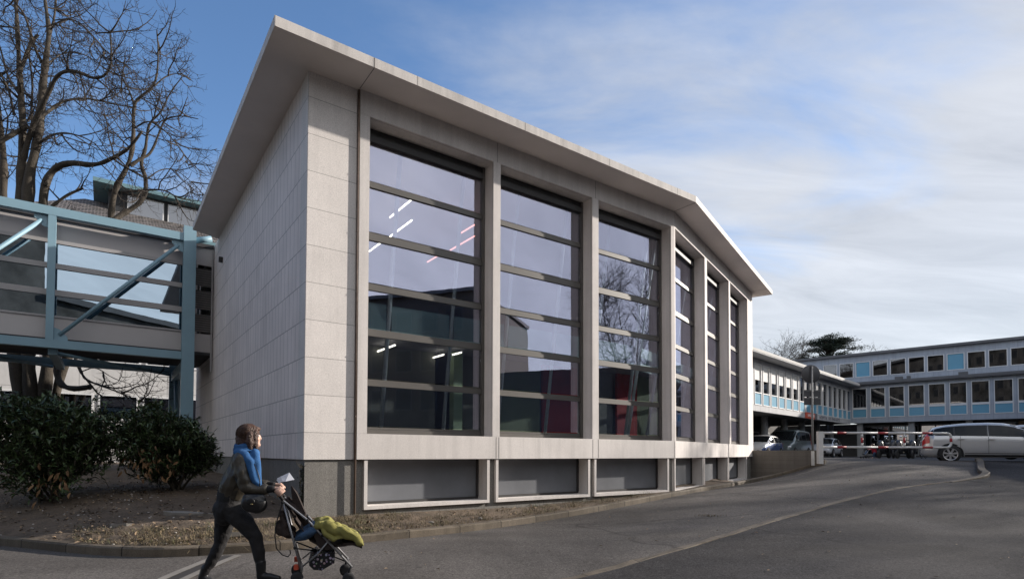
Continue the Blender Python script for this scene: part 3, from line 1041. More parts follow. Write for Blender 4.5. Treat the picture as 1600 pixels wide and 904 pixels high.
MB().box(A, -0.07, -0.021, BN - 0.05, BN + 0.035, 3.9, 7.75).build('end_trim', m_rail, bridge)
for z0, z1 in ((4.48, 5.05), (7.2, 7.75), (5.05, 7.2)):
    MB().box(A, -26, -0.022, BB - 0.02, BB + 0.03, z0, z1).build('far_side_panel', m_panel if z1 != 7.2 else m_bglass, bridge)
q = MB()
q.tube([A(-0.55, BF - 0.1, 7.86), A(-0.12, BF - 0.1 + 0.02, 8.0)], 0.09, 10)
q.build('stub_beam', m_blue, bridge)

# ------------------------------------------------------------------ building behind the bridge
m_white = slab_mat('white_panels', (0.52, 0.51, 0.50), 1.5, 1.9, mortar=0.02, dark=0.6, var=0.02, streak=0.08)
m_tiles = slab_mat('roof_tiles', (0.20, 0.18, 0.17), 0.23, 0.30, mortar=0.06, dark=0.12, var=0.4, offset=0.5, bump=1.0)
m_copper = mat('teal_copper', (0.12, 0.22, 0.25), 0.1, 0.6, 0.55)
m_darkwin = glass_mat('far_glass', (0.08, 0.09, 0.10), 0.2, 0.8)
m_wframe = mat('white_frame', (0.62, 0.62, 0.62), 0.04, 1, 0.6)
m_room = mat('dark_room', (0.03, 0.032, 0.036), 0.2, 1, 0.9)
old = thing('tiled_roof_building', 'white walled building with grey tiled slope and teal attic behind the bare trees', 'building', A(-4, -30, 0.3))
V0 = -26.0
MB().box(A, -24, 13, V0 - 14, V0, -0.4, 5.8).build('lower_wall', m_white, old)
MB().box(A, -24, 13, V0 - 14, V0 - 0.3, 5.81, 13.2).build('upper_wall', m_panel, old)
for i in range(18):
    u = -22 + i * 1.9
    w = MB().box(A, u, u + 1.7, V0 + 0.002, V0 + 0.05, 3.0, 4.3).build('window', m_wframe, old)
    MB().box(A, u + 0.08, u + 1.62, V0 + 0.052, V0 + 0.056, 3.08, 4.22).build('pane', m_darkwin, w)
for i in range(16):
    u = -22 + i * 2.1
    w = MB().box(A, u, u + 1.9, V0 - 0.298, V0 - 0.24, 5.95, 7.4).build('window', m_wframe, old)
    MB().box(A, u + 0.1, u + 1.8, V0 - 0.238, V0 - 0.234, 6.05, 7.3).build('pane', m_darkwin, w)
mb = MB()
T0, T1 = (V0 + 0.3, 13.1), (V0 - 5.2, 16.05)
q = [A(-6.6, T0[0], T0[1]), A(14, T0[0], T0[1]), A(14, T1[0], T1[1]), A(-3.9, T1[0], T1[1])]
L = math.hypot(T1[0] - T0[0], T1[1] - T0[1])
mb.face(q, 0, [(-6.6, 0), (14, 0), (14, L), (-3.9, L)])
mb.face([A(-6.6, T0[0], T0[1]), A(-3.9, T1[0], T1[1]), A(-3.9, T1[0] - 5, T1[1]), A(-6.6, T0[0] - 12, T0[1])], 0, [(0, 0), (0, L), (5, L), (12, 0)])
mb.build('tiled_slope', m_tiles, old)
MB().box(A, -6.7, 14, T0[0], T0[0] + 0.12, 12.9, 13.09).build('gutter', m_copper, old)
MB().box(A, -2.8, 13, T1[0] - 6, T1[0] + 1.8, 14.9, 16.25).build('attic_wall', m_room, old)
for i in range(7):
    u = -1.9 + i * 2.0
    w = MB().box(A, u, u + 1.8, T1[0] + 1.802, T1[0] + 1.86, 15.0, 16.1).build('window', m_wframe, old)
    MB().box(A, u + 0.06, u + 1.74, T1[0] + 1.862, T1[0] + 1.866, 15.06, 16.04).build('pane', m_darkwin, w)
mb = MB()
mb.box(A, -3.5, 13.6, T1[0] - 6.6, T1[0] + 2.5, 16.27, 16.50)
mb.build('attic_roof', m_copper, old)
MB().box(A, -13.4, -8.6, V0 - 6, V0 - 1.2, 13.1, 16.6).build('stair_tower', m_white, old)
MB().box(A, -13.8, -8.0, V0 - 6.2, V0 - 0.7, 13.25, 13.7).build('tower_gutter', m_copper, old)

# ------------------------------------------------------------------ bare trees
m_bark = mat('bark', (0.050, 0.041, 0.031), 0.4, 2.2, 0.95, 0.8, 18, fine=0.35, fscale=30, stretch=(1, 1, 0.35))
m_twig = mat('twig_bark', (0.036, 0.028, 0.022), 0.25, 3, 0.95)


def bend_path(p, d, L, n, wig, lift, rng):
    pts = [Vector(p)]
    d = Vector(d).normalized()
    for i in range(n):
        d = (d + Vector((rng.gauss(0, wig), rng.gauss(0, wig), rng.gauss(0, wig) + lift * (i / n))) * 1.0).normalized()
        pts.append(pts[-1] + d * (L / n))
    return pts


def side_dir(d, ang, rng):
    a = d.cross(Vector((rng.gauss(0, 1), rng.gauss(0, 1), rng.gauss(0, 1))))
    if a.length < 1e-4: a = Vector((1, 0, 0))
    a.normalize()
    return (d * math.cos(ang) + a * math.sin(ang)).normalized()


def twigs(mb, pts, r, level, rng, dens, droop, flat):
    """Spawn side shoots along a branch, three orders down to fine twigs."""
    n = len(pts)
    total = sum((b - a).length for a, b in zip(pts[:-1], pts[1:]))
    cnt = max(1, int(total * dens[level] * rng.uniform(0.8, 1.2)))
    for k in range(cnt):
        t = rng.uniform(0.22 if level else 0.12, 1.0)
        x = t * (n - 1)
        i = min(n - 2, int(x))
        p = pts[i].lerp(pts[i + 1], x - i)
        d = (pts[i + 1] - pts[i]).normalized()
        L = {0: rng.uniform(1.0, 2.6), 1: rng.uniform(0.5, 1.15), 2: rng.uniform(0.18, 0.5)}[level] * flat
        dd = side_dir(d, rad(rng.uniform(35, 75)), rng)
        rr = {0: rng.uniform(0.018, 0.034), 1: 0.0115, 2: 0.0075}[level]
        nseg = {0: 6, 1: 5, 2: 3}[level]
        dd = (dd + Vector((0, 0, -droop * rng.uniform(0.2, 1.0)))).normalized()
        q = bend_path(p, dd, L, nseg, {0: 0.14, 1: 0.12, 2: 0.10}[level], 0.22 + droop * 0.3, rng)
        mb.tube(q, [rr * (1 - 0.72 * s / nseg) for s in range(nseg + 1)], 4 if level == 0 else 3, caps=False)
        if level < 2: twigs(mb, q, rr, level + 1, rng, dens, droop, flat)


def limb_tree(name, label, group, limbs, seed, dens, droop=0.45, flat=1.0, base=None):
    rng = random.Random(seed)
    t = thing(name, label, 'tree', base)
    T, K = MB(), MB()
    for pts, r0, r1, shoots in limbs:
        pts = [Vector(p) for p in pts]
        n = len(pts)
        pts = [pts[0]] + [p + Vector((rng.gauss(0, 1), rng.gauss(0, 1), rng.gauss(0, 1))) * 0.03 for p in pts[1:-1]] + [pts[-1]]
        s = smooth_line(pts, 2)
        m = len(s) - 1
        rr = [0.64 * (r0 + (r1 - r0) * (i / m) ** 0.8) for i in range(m + 1)]
        rr = [q * (1 + 0.10 * rng.gauss(0, 1)) for q in rr]
        T.tube(s, rr, 9)
        if shoots: twigs(K, s[int(m * shoots):], r1, 0, rng, dens, droop, flat)
    T.build('trunk', m_bark, t)
    K.build('crown', m_twig, t)
    return t


def PL(Y, *pts):
    """Branch line: survey points with a slow drift in depth."""
    out = []
    for i, p in enumerate(pts):
        out.append(at(p[0], p[1], Y + (p[2] if len(p) > 2 else 0)))
    return out


Y1 = 20.0
b1 = at(45, 655, Y1)
limbs1 = [
    (PL(Y1, (42, 690), (36, 640), (26, 560), (26, 440), (32, 310), (35, 255), (36, 204), (31, 146), (30, 90), (26, 10), (22, -50)), 0.42, 0.05, 0.45),
    (PL(Y1, (52, 690), (50, 640), (44, 540), (40, 400), (44, 277), (58, 234), (64, 183), (66, 128), (75, 88), (78, 47), (74, 20), (66, -40)), 0.42, 0.06, 0.5),
    (PL(Y1, (66, 128, 0), (74, 88, .2), (82, 52, .3), (87, 26, .3), (88, -30, .4)), 0.11, 0.04, 0.2),
    (PL(Y1, (35, 255), (47, 199, -.3), (72, 153, -.6), (91, 113, -.9), (120, 110, -1.1), (150, 126, -1.3), (172, 110, -1.5), (176, 73, -1.6), (172, 50, -1.7)), 0.16, 0.022, 0.3),
    (PL(Y1, (64, 183), (82, 170, .6), (99, 157, 1.0), (139, 153, 1.4), (183, 164, 1.7), (214, 168, 2.0)), 0.12, 0.02, 0.2),
    (PL(Y1, (60, 225), (78, 210, -.5), (100, 208, -1.0), (125, 212, -1.3), (150, 225, -1.6)), 0.09, 0.018, 0.2),
    (PL(Y1, (-20, 235, -.8), (15, 212, -.5), (44, 197, -.2)), 0.10, 0.13, 0.1),
    (PL(Y1, (38, 660, .4), (14, 520, .4), (2, 400, .4), (6, 303, .4), (7, 248, .4), (1, 204, .4), (-8, 120, .4), (-4, 40, .4)), 0.34, 0.06, 0.4),
    (PL(Y1, (66, 99), (55, 73, -.3), (40, 26, -.6), (20, 0, -.8), (0, -30, -1)), 0.09, 0.03, 0.2),
    (PL(Y1, (32, 150), (16, 120, .5), (2, 85, .8), (-14, 30, 1)), 0.09, 0.025, 0.2),
    (PL(Y1, (31, 115), (47, 68, .3), (60, 54, .3)), 0.11, 0.07, 0),
    (PL(Y1, (22, 180), (14, 140, -.4), (-6, 105, -.8)), 0.08, 0.03, 0.1),
    (PL(Y1, (64, 660, .2), (72, 590, .2), (80, 520, .2), (72, 430, .2), (64, 345, .2), (70, 290, .2), (87, 262, .2), (110, 253, .1), (150, 259, 0), (180, 244, -.2), (203, 231, -.3), (222, 205, -.5)), 0.36, 0.05, 0.62),
    (PL(Y1, (70, 290), (84, 270, .3), (88, 255, .5)), 0.08, 0.05, 0),
    (PL(Y1, (58, 234), (48, 180, .6), (52, 130, .9), (44, 80, 1.1), (50, 30, 1.2)), 0.09, 0.02, 0.2),
    (PL(Y1, (78, 47), (96, 30, -.5), (120, 30, -.9), (150, 60, -1.1), (172, 95, -1.2)), 0.05, 0.015, 0.1),
    (PL(Y1, (74, 100), (100, 80, .5), (135, 85, .9), (160, 105, 1.2)), 0.05, 0.015, 0.1),
]
limb_tree('bare_tree', 'tallest bare winter tree with several thick stems behind the left end of the footbridge', None, limbs1, 5, (2.6, 4.8, 6.4), 0.5, 0.92, b1 - Vector((0, 0, 0.6)))
Y2 = 20.8
limbs2 = [
    (PL(Y2, (86, 680), (84, 640), (92, 580), (122, 520), (158, 430), (172, 370), (175, 325), (183, 292), (204, 259), (208, 219), (210, 164), (219, 150), (241, 135), (248, 84), (245, 47)), 0.30, 0.025, 0.55),
    (PL(Y2, (210, 164), (204, 145, .4), (193, 124, .7), (180, 95, .9)), 0.07, 0.02, 0.1),
    (PL(Y2, (178, 345), (190, 332, .3), (206, 326, .5), (223, 314, .6), (228, 281, .6), (221, 255, .6), (228, 234, .6), (226, 215, .6), (234, 193, .6), (252, 175, .5), (263, 146, .5), (285, 120, .5)), 0.19, 0.022, 0.35),
    (PL(Y2, (204, 259), (220, 248, .2), (237, 241, .4), (252, 197, .5), (258, 186, .5), (285, 181, .4), (310, 186, .3)), 0.11, 0.02, 0.35),
    (PL(Y2, (190, 300), (205, 298, -.4), (232, 294, -.8), (255, 296, -1), (275, 306, -1.2), (292, 312, -1.3)), 0.09, 0.02, 0.3),
    (PL(Y2, (210, 200), (235, 188, -.5), (262, 205, -.9), (285, 235, -1.2), (296, 262, -1.3)), 0.05, 0.015, 0.1),
    (PL(Y2, (241, 135), (262, 118, .3), (285, 112, .5), (302, 128, .6)), 0.05, 0.015, 0.1),
    (PL(Y2, (228, 281), (250, 262, .5), (275, 262, .8), (300, 285, 1)), 0.05, 0.015, 0.1),
    (PL(Y2, (60, 345, -.5), (78, 321, -.5), (106, 303, -.4), (130, 294, -.3)), 0.11, 0.06, 0.2),
    (PL(Y2, (88, 568, -1), (93, 600, -1.1), (112, 607, -1.2), (142, 604, -1.3)), 0.17, 0.13, 0),
    (PL(Y2, (118, 560, -.8), (128, 582, -1.0), (138, 596, -1.1), (165, 606, -1.3), (196, 618, -1.5), (220, 628, -1.6)), 0.10, 0.015, 0.3),
    (PL(Y2, (128, 580, -1.0), (150, 572, -.8), (175, 590, -.7), (205, 600, -.6)), 0.04, 0.012, 0.1),
]
limb_tree('bare_tree', 'slimmer bare winter tree leaning right over the footbridge towards the hall', None, limbs2, 9, (3.0, 4.8, 6.4), 0.45, 0.72, at(84, 660, Y2) - Vector((0, 0, 0.5)))

# ------------------------------------------------------------------ laurel shrubs
m_leaf = mat('laurel_leaf', (0.050, 0.078, 0.028), 0.25, 2.0, 0.42, island=0.55, spec=0.5)
m_dead = mat('dead_leaf', (0.20, 0.115, 0.055), 0.25, 3.0, 0.8, island=0.35)
m_stem = mat('shrub_stem', (0.06, 0.05, 0.035), 0.2, 4, 0.9)


def leaf(mb, p, d, n, L, W, mi=0, droop=0.2):
    """One pointed leaf of two bent halves."""
    d, n = d.normalized(), n.normalized()
    s = d.cross(n)
    if s.length < 1e-4: return
    s.normalize()
    n = s.cross(d)
    a, b, c = p + d * L * 0.35, p + d * L * 0.7 - n * L * droop * 0.35, p + d * L - n * L * droop
    f = n * W * 0.22
    k = len(mb.v)
    mb.v += [tuple(x) for x in (p, a + s * W * .5 + f, b + s * W * .42 + f, c, b - s * W * .42 + f, a - s * W * .5 + f, a, b)]
    for q in ((0, 6, 1), (1, 6, 7, 2), (2, 7, 3), (0, 5, 6), (5, 4, 7, 6), (4, 3, 7)):
        mb.f.append(tuple(k + i for i in q))
        mb.m.append(mi)
        mb.uv.append([(0, 0)] * len(q))
        mb.sm.append(True)


def shrub(label, centre, r, h, seed, nshoots, dead):
    rng = random.Random(seed)
    t = thing('laurel_shrub', label, 'shrub', centre, group=None)
    F, K, D = MB(), MB(), MB()
    lobes = [(Vector((rng.uniform(-.45, .45) * r, rng.uniform(-.4, .4) * r, h * rng.uniform(0.35, 0.72))), rng.uniform(0.45, 0.62) * r) for _ in range(9)]
    for i in range(nshoots):
        lc, lr = rng.choice(lobes)
        v = Vector((rng.gauss(0, 1), rng.gauss(0, 1), rng.gauss(0.25, 0.9))).normalized()
        tip = lc + Vector((v.x * lr, v.y * lr, v.z * lr * 0.85)) * (rng.uniform(0.62, 1.12) if rng.random() < .9 else rng.uniform(1.1, 1.34))
        if tip.z < 0.08: tip.z = rng.uniform(0.08, 0.3)
        if tip.z > h * 1.08: tip.z = h * rng.uniform(.9, 1.08)
        d = (tip - Vector((0, 0, h * 0.25))).normalized()
        d = (d * 0.7 + Vector((rng.gauss(0, .3), rng.gauss(0, .3), 0.55))).normalized()
        Ls = rng.uniform(0.22, 0.42)
        p0 = centre + tip - d * Ls
        q = bend_path(p0, d, Ls, 3, 0.12, 0.1, rng)
        K.tube(q, [0.006, 0.005, 0.004, 0.003], 3, caps=False)
        for k in range(rng.randint(8, 12)):
            tt = rng.uniform(0.1, 1.0) * 2.999
            j = int(tt)
            p = q[j].lerp(q[j + 1], tt - j)
            ld = side_dir(d, rad(rng.uniform(25, 70)), rng)
            leaf(F, p, ld, Vector((rng.gauss(0, .4), rng.gauss(0, .4), 1)), rng.uniform(0.085, 0.14), rng.uniform(0.027, 0.041), 0, rng.uniform(0.05, 0.4))
    for (dx, dz, n_) in dead:
        for _ in range(n_):
            p = centre + Vector((dx + rng.gauss(0, .10), -r * rng.uniform(.6, .8), dz + rng.gauss(0, .13)))
            leaf(D, p, Vector((rng.gauss(0, .5), rng.gauss(-.3, .4), -1)), Vector((rng.gauss(0, 1), -1, .3)), rng.uniform(.10, .16), rng.uniform(.035, .05), 0, .3)
    for k in range(9):
        a = rng.uniform(0, 6.28)
        q = bend_path(centre + Vector((rng.gauss(0, .1), rng.gauss(0, .1), -.05)), Vector((math.cos(a) * .6, math.sin(a) * .6, 1)), h * rng.uniform(.55, .85), 5, 0.14, 0.1, rng)
        K.tube(q, [0.028, 0.024, 0.02, 0.016, 0.011, 0.006], 5, caps=False)
    F.build('foliage', m_leaf, t)
    K.build('stem', m_stem, t)
    if D.v: D.build('dead_foliage', m_dead, t, kind='stuff')
    return t


def on_bed(px, py, Y):
    p = at(px, py, Y)
    p.z = soil_h(p.x, p.y)[0]
    return p


shrub('large dark laurel shrub left of the smaller one, under the footbridge', on_bed(84, 770, 10.6), 1.24, 2.05, 3, 1700, [(.85, .45, 14), (.55, .38, 10)])
shrub('smaller dark laurel shrub with brown dead leaves, close to the stone hall', on_bed(272, 760, 11.6), 1.03, 1.9, 8, 1650, [(-.15, .52, 26), (.05, .66, 14), (.35, .5, 14), (-.5, .5, 6)])

# ------------------------------------------------------------------ ground cover on the bed
m_straw = mat('dry_grass_blade', (0.155, 0.122, 0.07), 0.3, 3, 0.9, island=0.5)
m_grass = mat('green_grass_blade', (0.075, 0.09, 0.03), 0.3, 3, 0.9, island=0.4)
m_litter = mat('leaf_litter', (0.19, 0.135, 0.085), 0.3, 3, 0.95, island=0.6)
m_pebble = mat('pebble', (0.34, 0.31, 0.28), 0.2, 9, 0.9, island=0.5)
rng = random.Random(21)
mb, mg = MB(), MB()


def blade(mb, p, h, lean, w):
    a = rng.uniform(0, 6.28)
    d = Vector((math.cos(a), math.sin(a), 0))
    s = Vector((-d.y, d.x, 0)) * w
    m1 = p + d * lean * 0.4 + Vector((0, 0, h * 0.65))
    tip = p + d * lean + Vector((0, 0, h * rng.uniform(0.5, 1.0)))
    k = len(mb.v)
    mb.v += [tuple(x) for x in (p - s, p + s, m1 + s * .7, m1 - s * .7, tip)]
    for q in ((0, 1, 2, 3), (3, 2, 4)):
        mb.f.append(tuple(k + i for i in q))
        mb.m.append(0)
        mb.uv.append([(0, 0)] * len(q))
        mb.sm.append(False)


def bed_point(i0, i1, dmax, power=1.0):
    p = bed_line[rng.randrange(i0, i1)]
    q = bed_line[min(len(bed_line) - 1, bed_line.index(p) + 1)]
    p = p.lerp(q, rng.random())
    d = 0.16 + dmax * rng.random() ** power
    x, y = p.x - nA.x * d, p.y - nA.y * d
    return Vector((x, y, p.z + 0.118 + bed_rise(d - 0.14))), d


NB = len(bed_line)
i_start = min(range(NB), key=lambda i: abs(bed_line[i].x + 4.9))
i_mid = min(range(NB), key=lambda i: abs(bed_line[i].x + 1.2))
i_end = min(range(NB), key=lambda i: abs(bed_line[i].x - 3.6))
clumps = [bed_point(i_start, i_mid, 1.15) for _ in range(150)] + [bed_point(i_mid, i_end, 0.62) for _ in range(80)]
for c, d in clumps:
    g = rng.random() < 0.16
    for _ in range(rng.randint(18, 46)):
        p = c + Vector((rng.gauss(0, .085), rng.gauss(0, .085), -0.01))
        blade(mg if g else mb, p, rng.uniform(.03, .11), rng.uniform(.03, .15), rng.uniform(.0018, .0035))
for _ in range(5200):
    c, d = bed_point(i_start - 6, i_end, 1.0, 1.2)
    blade(mb if rng.random() < .85 else mg, c, rng.uniform(.015, .06), rng.uniform(.02, .12), rng.uniform(.0018, .003))
for i in range(i_start - 3, i_end):                                   # stray straws hanging over the kerb
    if rng.random() < 0.4:
        p = bed_line[i]
        for _ in range(rng.randint(2, 8)):
            q = p + Vector((rng.gauss(0, .1), rng.gauss(0, .1), 0.12)) - nA * 0.12
            s_ = q + nA * rng.uniform(.05, .24) + dA * rng.gauss(0, .15) + Vector((0, 0, rng.uniform(-.1, .05)))
            mb.tube([q, q.lerp(s_, .5) + Vector((0, 0, .04)), s_], 0.002, 3, caps=False)
mb.build('dry_grass', m_straw, kind='stuff')
mg.build('green_grass', m_grass, kind='stuff')
ml, mp_ = MB(), MB()
for _ in range(4200):
    c, d = bed_point(10, NB - 25, 7.0, 1.4)
    if c.x > -3.2 and d > 1.1: continue
    leaf(ml, c + Vector((0, 0, rng.uniform(.005, .03))), Vector((rng.gauss(0, 1), rng.gauss(0, 1), rng.gauss(0, .25))), Vector((rng.gauss(0, .3), rng.gauss(0, .3), 1)), rng.uniform(.04, .10), rng.uniform(.02, .045), 0, .2)
ml.build('leaf_litter', m_litter, kind='stuff')
for _ in range(1100):
    c, d = bed_point(10, NB - 25, 6.0, 1.0)
    if c.x > -3.2 and d > 1.1: continue
    r_ = rng.uniform(.006, .02) * (2.0 if rng.random() < .08 else 1)
    mp_.ball(c + Vector((0, 0, r_ * .3)), (r_ * rng.uniform(.8, 1.5), r_ * rng.uniform(.8, 1.5), r_ * rng.uniform(.5, .9)), 6, 4)
mp_.build('gravel_stones', m_pebble, kind='stuff')
# pale slab pieces lying in the bed
for (px_, py_, Y, w_, d_, rz, lab) in ((372, 838, 8.25, .52, .34, .5, 'flat pale broken slab lying in dry grass behind the walking woman'), (296, 811, 9.3, .75, .07, .15, 'long thin pale stone edging piece lying on bare soil below the smaller shrub'),
                                       (190, 833, 8.6, .32, .12, .1, 'small pale stone shard on bare soil near the kerb')):
    p = on_bed(px_, py_, Y)
    s_ = Frame(p, Vector((math.cos(rz), math.sin(rz), 0)), Vector((math.sin(rz), -math.cos(rz), 0)))
    m_ = MB()
    poly = [(-.5, -.4), (-.1, -.52), (.42, -.46), (.5, .1), (.3, .5), (-.35, .44), (-.52, .1)]
    pts = [s_(a * w_, b * d_, 0) for a, b in poly]
    zz = [soil_h(q.x, q.y)[0] for q in pts]
    m_.prism([(q.x, q.y) for q in pts], [z - .03 for z in zz], [z + .035 for z in zz])
    tag(m_.build('stone_slab', m_conc), lab, 'stone')

# ivy clinging to the corner of the plinth
m_ivy = mat('ivy_leaf', (0.020, 0.026, 0.012), 0.3, 3, 0.5, island=0.5)
iv = thing('ivy', 'narrow strip of dark ivy climbing the plinth corner beside the pushchair hood', 'ivy', A(0.02, -0.1, 0.2))
rng = random.Random(77)
F, K = MB(), MB()
for k in range(330):
    z = rng.uniform(0.18, 1.16)
    p = A(0.022 - rng.uniform(.004, .03), -0.05 - abs(rng.gauss(0, .055)), z)
    leaf(F, p, Vector((rng.gauss(0, 1), rng.gauss(0, 1), rng.gauss(-.4, .6))), -dA + Vector((rng.gauss(0, .4), rng.gauss(0, .4), rng.gauss(0, .4))), rng.uniform(.02, .045), rng.uniform(.018, .035), 0, .2)
for k in range(5):
    K.tube(bend_path(A(0.015, -0.06 - .02 * k, 0.1), Vector((0, 0, 1)), rng.uniform(.7, 1.1), 6, .05, 0, rng), [.006, .005, .005, .004, .004, .003, .002], 4, caps=False)
for k in range(4):
    q_ = bend_path(A(0.0, -0.05, 1.1), Vector((rng.gauss(0, .3), -.6, .3)), .3, 4, .2, 0, rng)
    K.tube(q_, [.004, .004, .003, .002, .001], 4, caps=False)
F.build('foliage', m_ivy, iv)
K.build('stem', m_stem, iv)
# tuft of weeds in the flush edging and scraps on the asphalt
tw = MB()
c = gpix(1112, 806)
for k in range(90): blade(tw, c + Vector((rng.gauss(0, .16), rng.gauss(0, .07), 0)), rng.uniform(.02, .07), rng.uniform(.02, .08), .003)
tag(tw.build('grass_tuft', m_straw), 'small tuft of dry weeds growing out of the pale edging line in the asphalt', 'weed')
sc = MB()
for k in range(260):
    x, y = rng.uniform(-2, 14), rng.uniform(6, 19)
    z = ground_h(x, y) + .02
    leaf(sc, Vector((x, y, z)), Vector((rng.gauss(0, 1), rng.gauss(0, 1), .05)), Vector((rng.gauss(0, .2), rng.gauss(0, .2), 1)), rng.uniform(.02, .07), rng.uniform(.015, .04), 0, .15)
sc.build('fallen_leaves', m_litter, kind='stuff')

# ------------------------------------------------------------------ hospital wings at the back
m_hwall = slab_mat('hospital_concrete', (0.42, 0.42, 0.43), 9, 1.39, mortar=0.012, dark=0.7, var=0.03, streak=0.15)
m_hwall2 = slab_mat('hospital_concrete_bluish', (0.34, 0.37, 0.42), 9, 1.375, mortar=0.012, dark=0.7, var=0.03, streak=0.15)
m_hroof = mat('hospital_roof_edge', (0.46, 0.45, 0.43), 0.08, 0.7, 0.85)
m_hdark = mat('hospital_roof_dark', (0.12, 0.12, 0.125), 0.15, 1, 0.9)
m_bluep = mat('blue_spandrel', (0.10, 0.29, 0.42), 0.06, 0.5, 0.35)
m_hglass = glass_mat('hospital_glass', (0.25, 0.27, 0.28), 0.15, 0.8)
m_curt = mat('curtain', (0.16, 0.13, 0.11), 0.35, 1.5, 0.9, stretch=(6, 6, .3))
m_blindw = mat('white_blind', (0.66, 0.65, 0.63), 0.02, 1, 0.8)
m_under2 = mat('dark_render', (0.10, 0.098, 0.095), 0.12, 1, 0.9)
m_col = mat('grey_column', (0.26, 0.27, 0.28), 0.05, 1, 0.8)
m_brown = mat('ochre_panel', (0.30, 0.21, 0.13), 0.1, 0.8, 0.8)


def facade_window(fr_, root, u, w, z0, z1, zs0=None, zs1=None, blind=None, deep=0.12, wall_v=0.0):
    """Opening in the wall plane: metal frame, pane, room behind, and a blue panel below when given."""
    t_ = 0.055
    f = MB()
    bot = zs0 if zs0 is not None else z0
    f.box(fr_, u - t_, u, wall_v - deep, wall_v + 0.03, bot - t_, z1 + t_)
    f.box(fr_, u + w, u + w + t_, wall_v - deep, wall_v + 0.03, bot - t_, z1 + t_)
    f.box(fr_, u + 0.001, u + w - 0.001, wall_v - deep, wall_v + 0.03, z1, z1 + t_ - 0.001)
    f.box(fr_, u + 0.001, u + w - 0.001, wall_v - deep, wall_v + 0.03, bot - t_ + 0.001, bot)
    if zs0 is not None: f.box(fr_, u + 0.001, u + w - 0.001, wall_v - deep, wall_v + 0.028, zs1, z0)
    win = f.build('window', m_wframe, root)
    MB().box(fr_, u + 0.002, u + w - 0.002, wall_v - 0.07, wall_v - 0.06, z0 + 0.002, z1 - 0.002).build('pane', m_hglass, win)
    if zs0 is not None:
        MB().box(fr_, u + 0.002, u + w - 0.002, wall_v - 0.07, wall_v - 0.01, zs0 + 0.002, zs1 - 0.002).build('spandrel_panel', m_bluep, win)
    if blind: MB().box(fr_, u + 0.01, u + w - 0.01, wall_v - 0.055, wall_v - 0.04, blind, z1 - 0.004).build('roller_blind', m_blindw, win)
    return win


hosp = thing('hospital_building', 'long two storey hospital with rows of windows above blue panels and an open ground floor', 'building', G(22, 0, LOT_Z))
GL = 22.25
GB = 4.02
gw = [(0.43 + 1.39 * i, 1.04) for i in range(-5, 16)]


def wall_with_openings(fr_, u0, u1, v0, v1, z0, z1, wins, zz):
    """Solid wall split round a row of openings."""
    m_ = MB()
    m_.box(fr_, u0, u1, v0, v1, z0, zz[0])
    m_.box(fr_, u0, u1, v0, v1, zz[1], z1)
    cur = u0
    for a, w in wins:
        if a - 0.055 > cur: m_.box(fr_, cur, a - 0.055, v0, v1, zz[0] + 0.001, zz[1] - 0.001)
        cur = a + w + 0.055
    if cur < u1: m_.box(fr_, cur, u1, v0, v1, zz[0] + 0.001, zz[1] - 0.001)
    return m_


wall_with_openings(G, -8, GL, -0.25, 0, GB, 7.3, gw, (4.46 - .055, 6.93 + .055)).build('wall', m_hwall, hosp)
for i, (u, w) in enumerate(gw):
    facade_window(G, hosp, u, w, 5.2, 6.93, 4.46, 5.14, blind=5.98 if -2 <= i - 5 <= 5 else None)
MB().box(G, -8, GL, -0.9, -0.3, GB + 0.45, 7.25).build('room_interior', m_curt, hosp)
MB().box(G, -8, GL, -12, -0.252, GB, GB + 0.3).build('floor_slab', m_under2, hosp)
MB().box(G, -8, GL + 0.2, -12.6, 0.86, 7.302, 7.36).build('roof_soffit', m_hwall, hosp)
MB().box(G, -8, GL + 0.25, -12.6, 0.88, 7.362, 7.53).build('roof', m_hroof, hosp)
for u in range(-6, 24, 4):
    q = MB()
    q.tube([G(u + .6, -1.7, LOT_Z - .1), G(u + .6, -1.7, GB)], 0.24, 12)
    q.build('column', m_col, hosp)
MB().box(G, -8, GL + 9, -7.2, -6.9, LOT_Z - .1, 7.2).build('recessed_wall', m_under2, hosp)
for i in range(11):
    u = -6 + i * 2.6
    f = MB().box(G, u, u + 1.8, -6.9, -6.84, LOT_Z + .1, LOT_Z + 2.3).build('door', m_col, hosp)
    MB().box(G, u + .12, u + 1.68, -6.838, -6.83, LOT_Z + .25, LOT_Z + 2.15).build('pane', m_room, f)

RL = 30.0
rw = [(0.09 + 1.377 * i, 1.02) for i in range(21)]
wall_with_openings(R, -0.6, RL, -0.25, 0, 4.10, 7.42, rw, (4.60 - .055, 7.10 + .055)).build('wall', m_hwall2, hosp)
for i, (u, w) in enumerate(rw):
    facade_window(R, hosp, u, w, 5.46, 7.10, 4.60, 5.29)
MB().box(R, -0.5, RL, -0.9, -0.3, 4.5, 7.38).build('room_interior', m_curt, hosp)
MB().box(R, 0, RL, -9, -0.252, 4.10, 4.4).build('floor_slab', m_under2, hosp)
MB().box(R, -0.6, RL, -12, 0.42, 7.422, 7.50).build('roof_soffit', m_hdark, hosp)
MB().box(R, -0.6, RL, -12, 0.44, 7.502, 7.68).build('roof', m_hdark, hosp)
UV_ = -3.6
uw = [(-3.15 + 1.375 * i + 1.375 * 0.0, 1.10) for i in range(22)]
wall_with_openings(R, -8, RL, UV_ - 0.25, UV_, 7.69, 10.6, uw, (8.62 - .055, 9.95 + .055)).build('upper_wall', m_hwall2, hosp)
for i, (u, w) in enumerate(uw):
    win = facade_window(R, hosp, u, w, 8.62, 9.95, wall_v=UV_)
    if i in (2, 7, 14): MB().box(R, u + 0.01, u + w - 0.01, UV_ - 0.055, UV_ - 0.04, 8.63 if i % 3 else 9.1, 9.94).build('roller_blind', m_bluep, win)
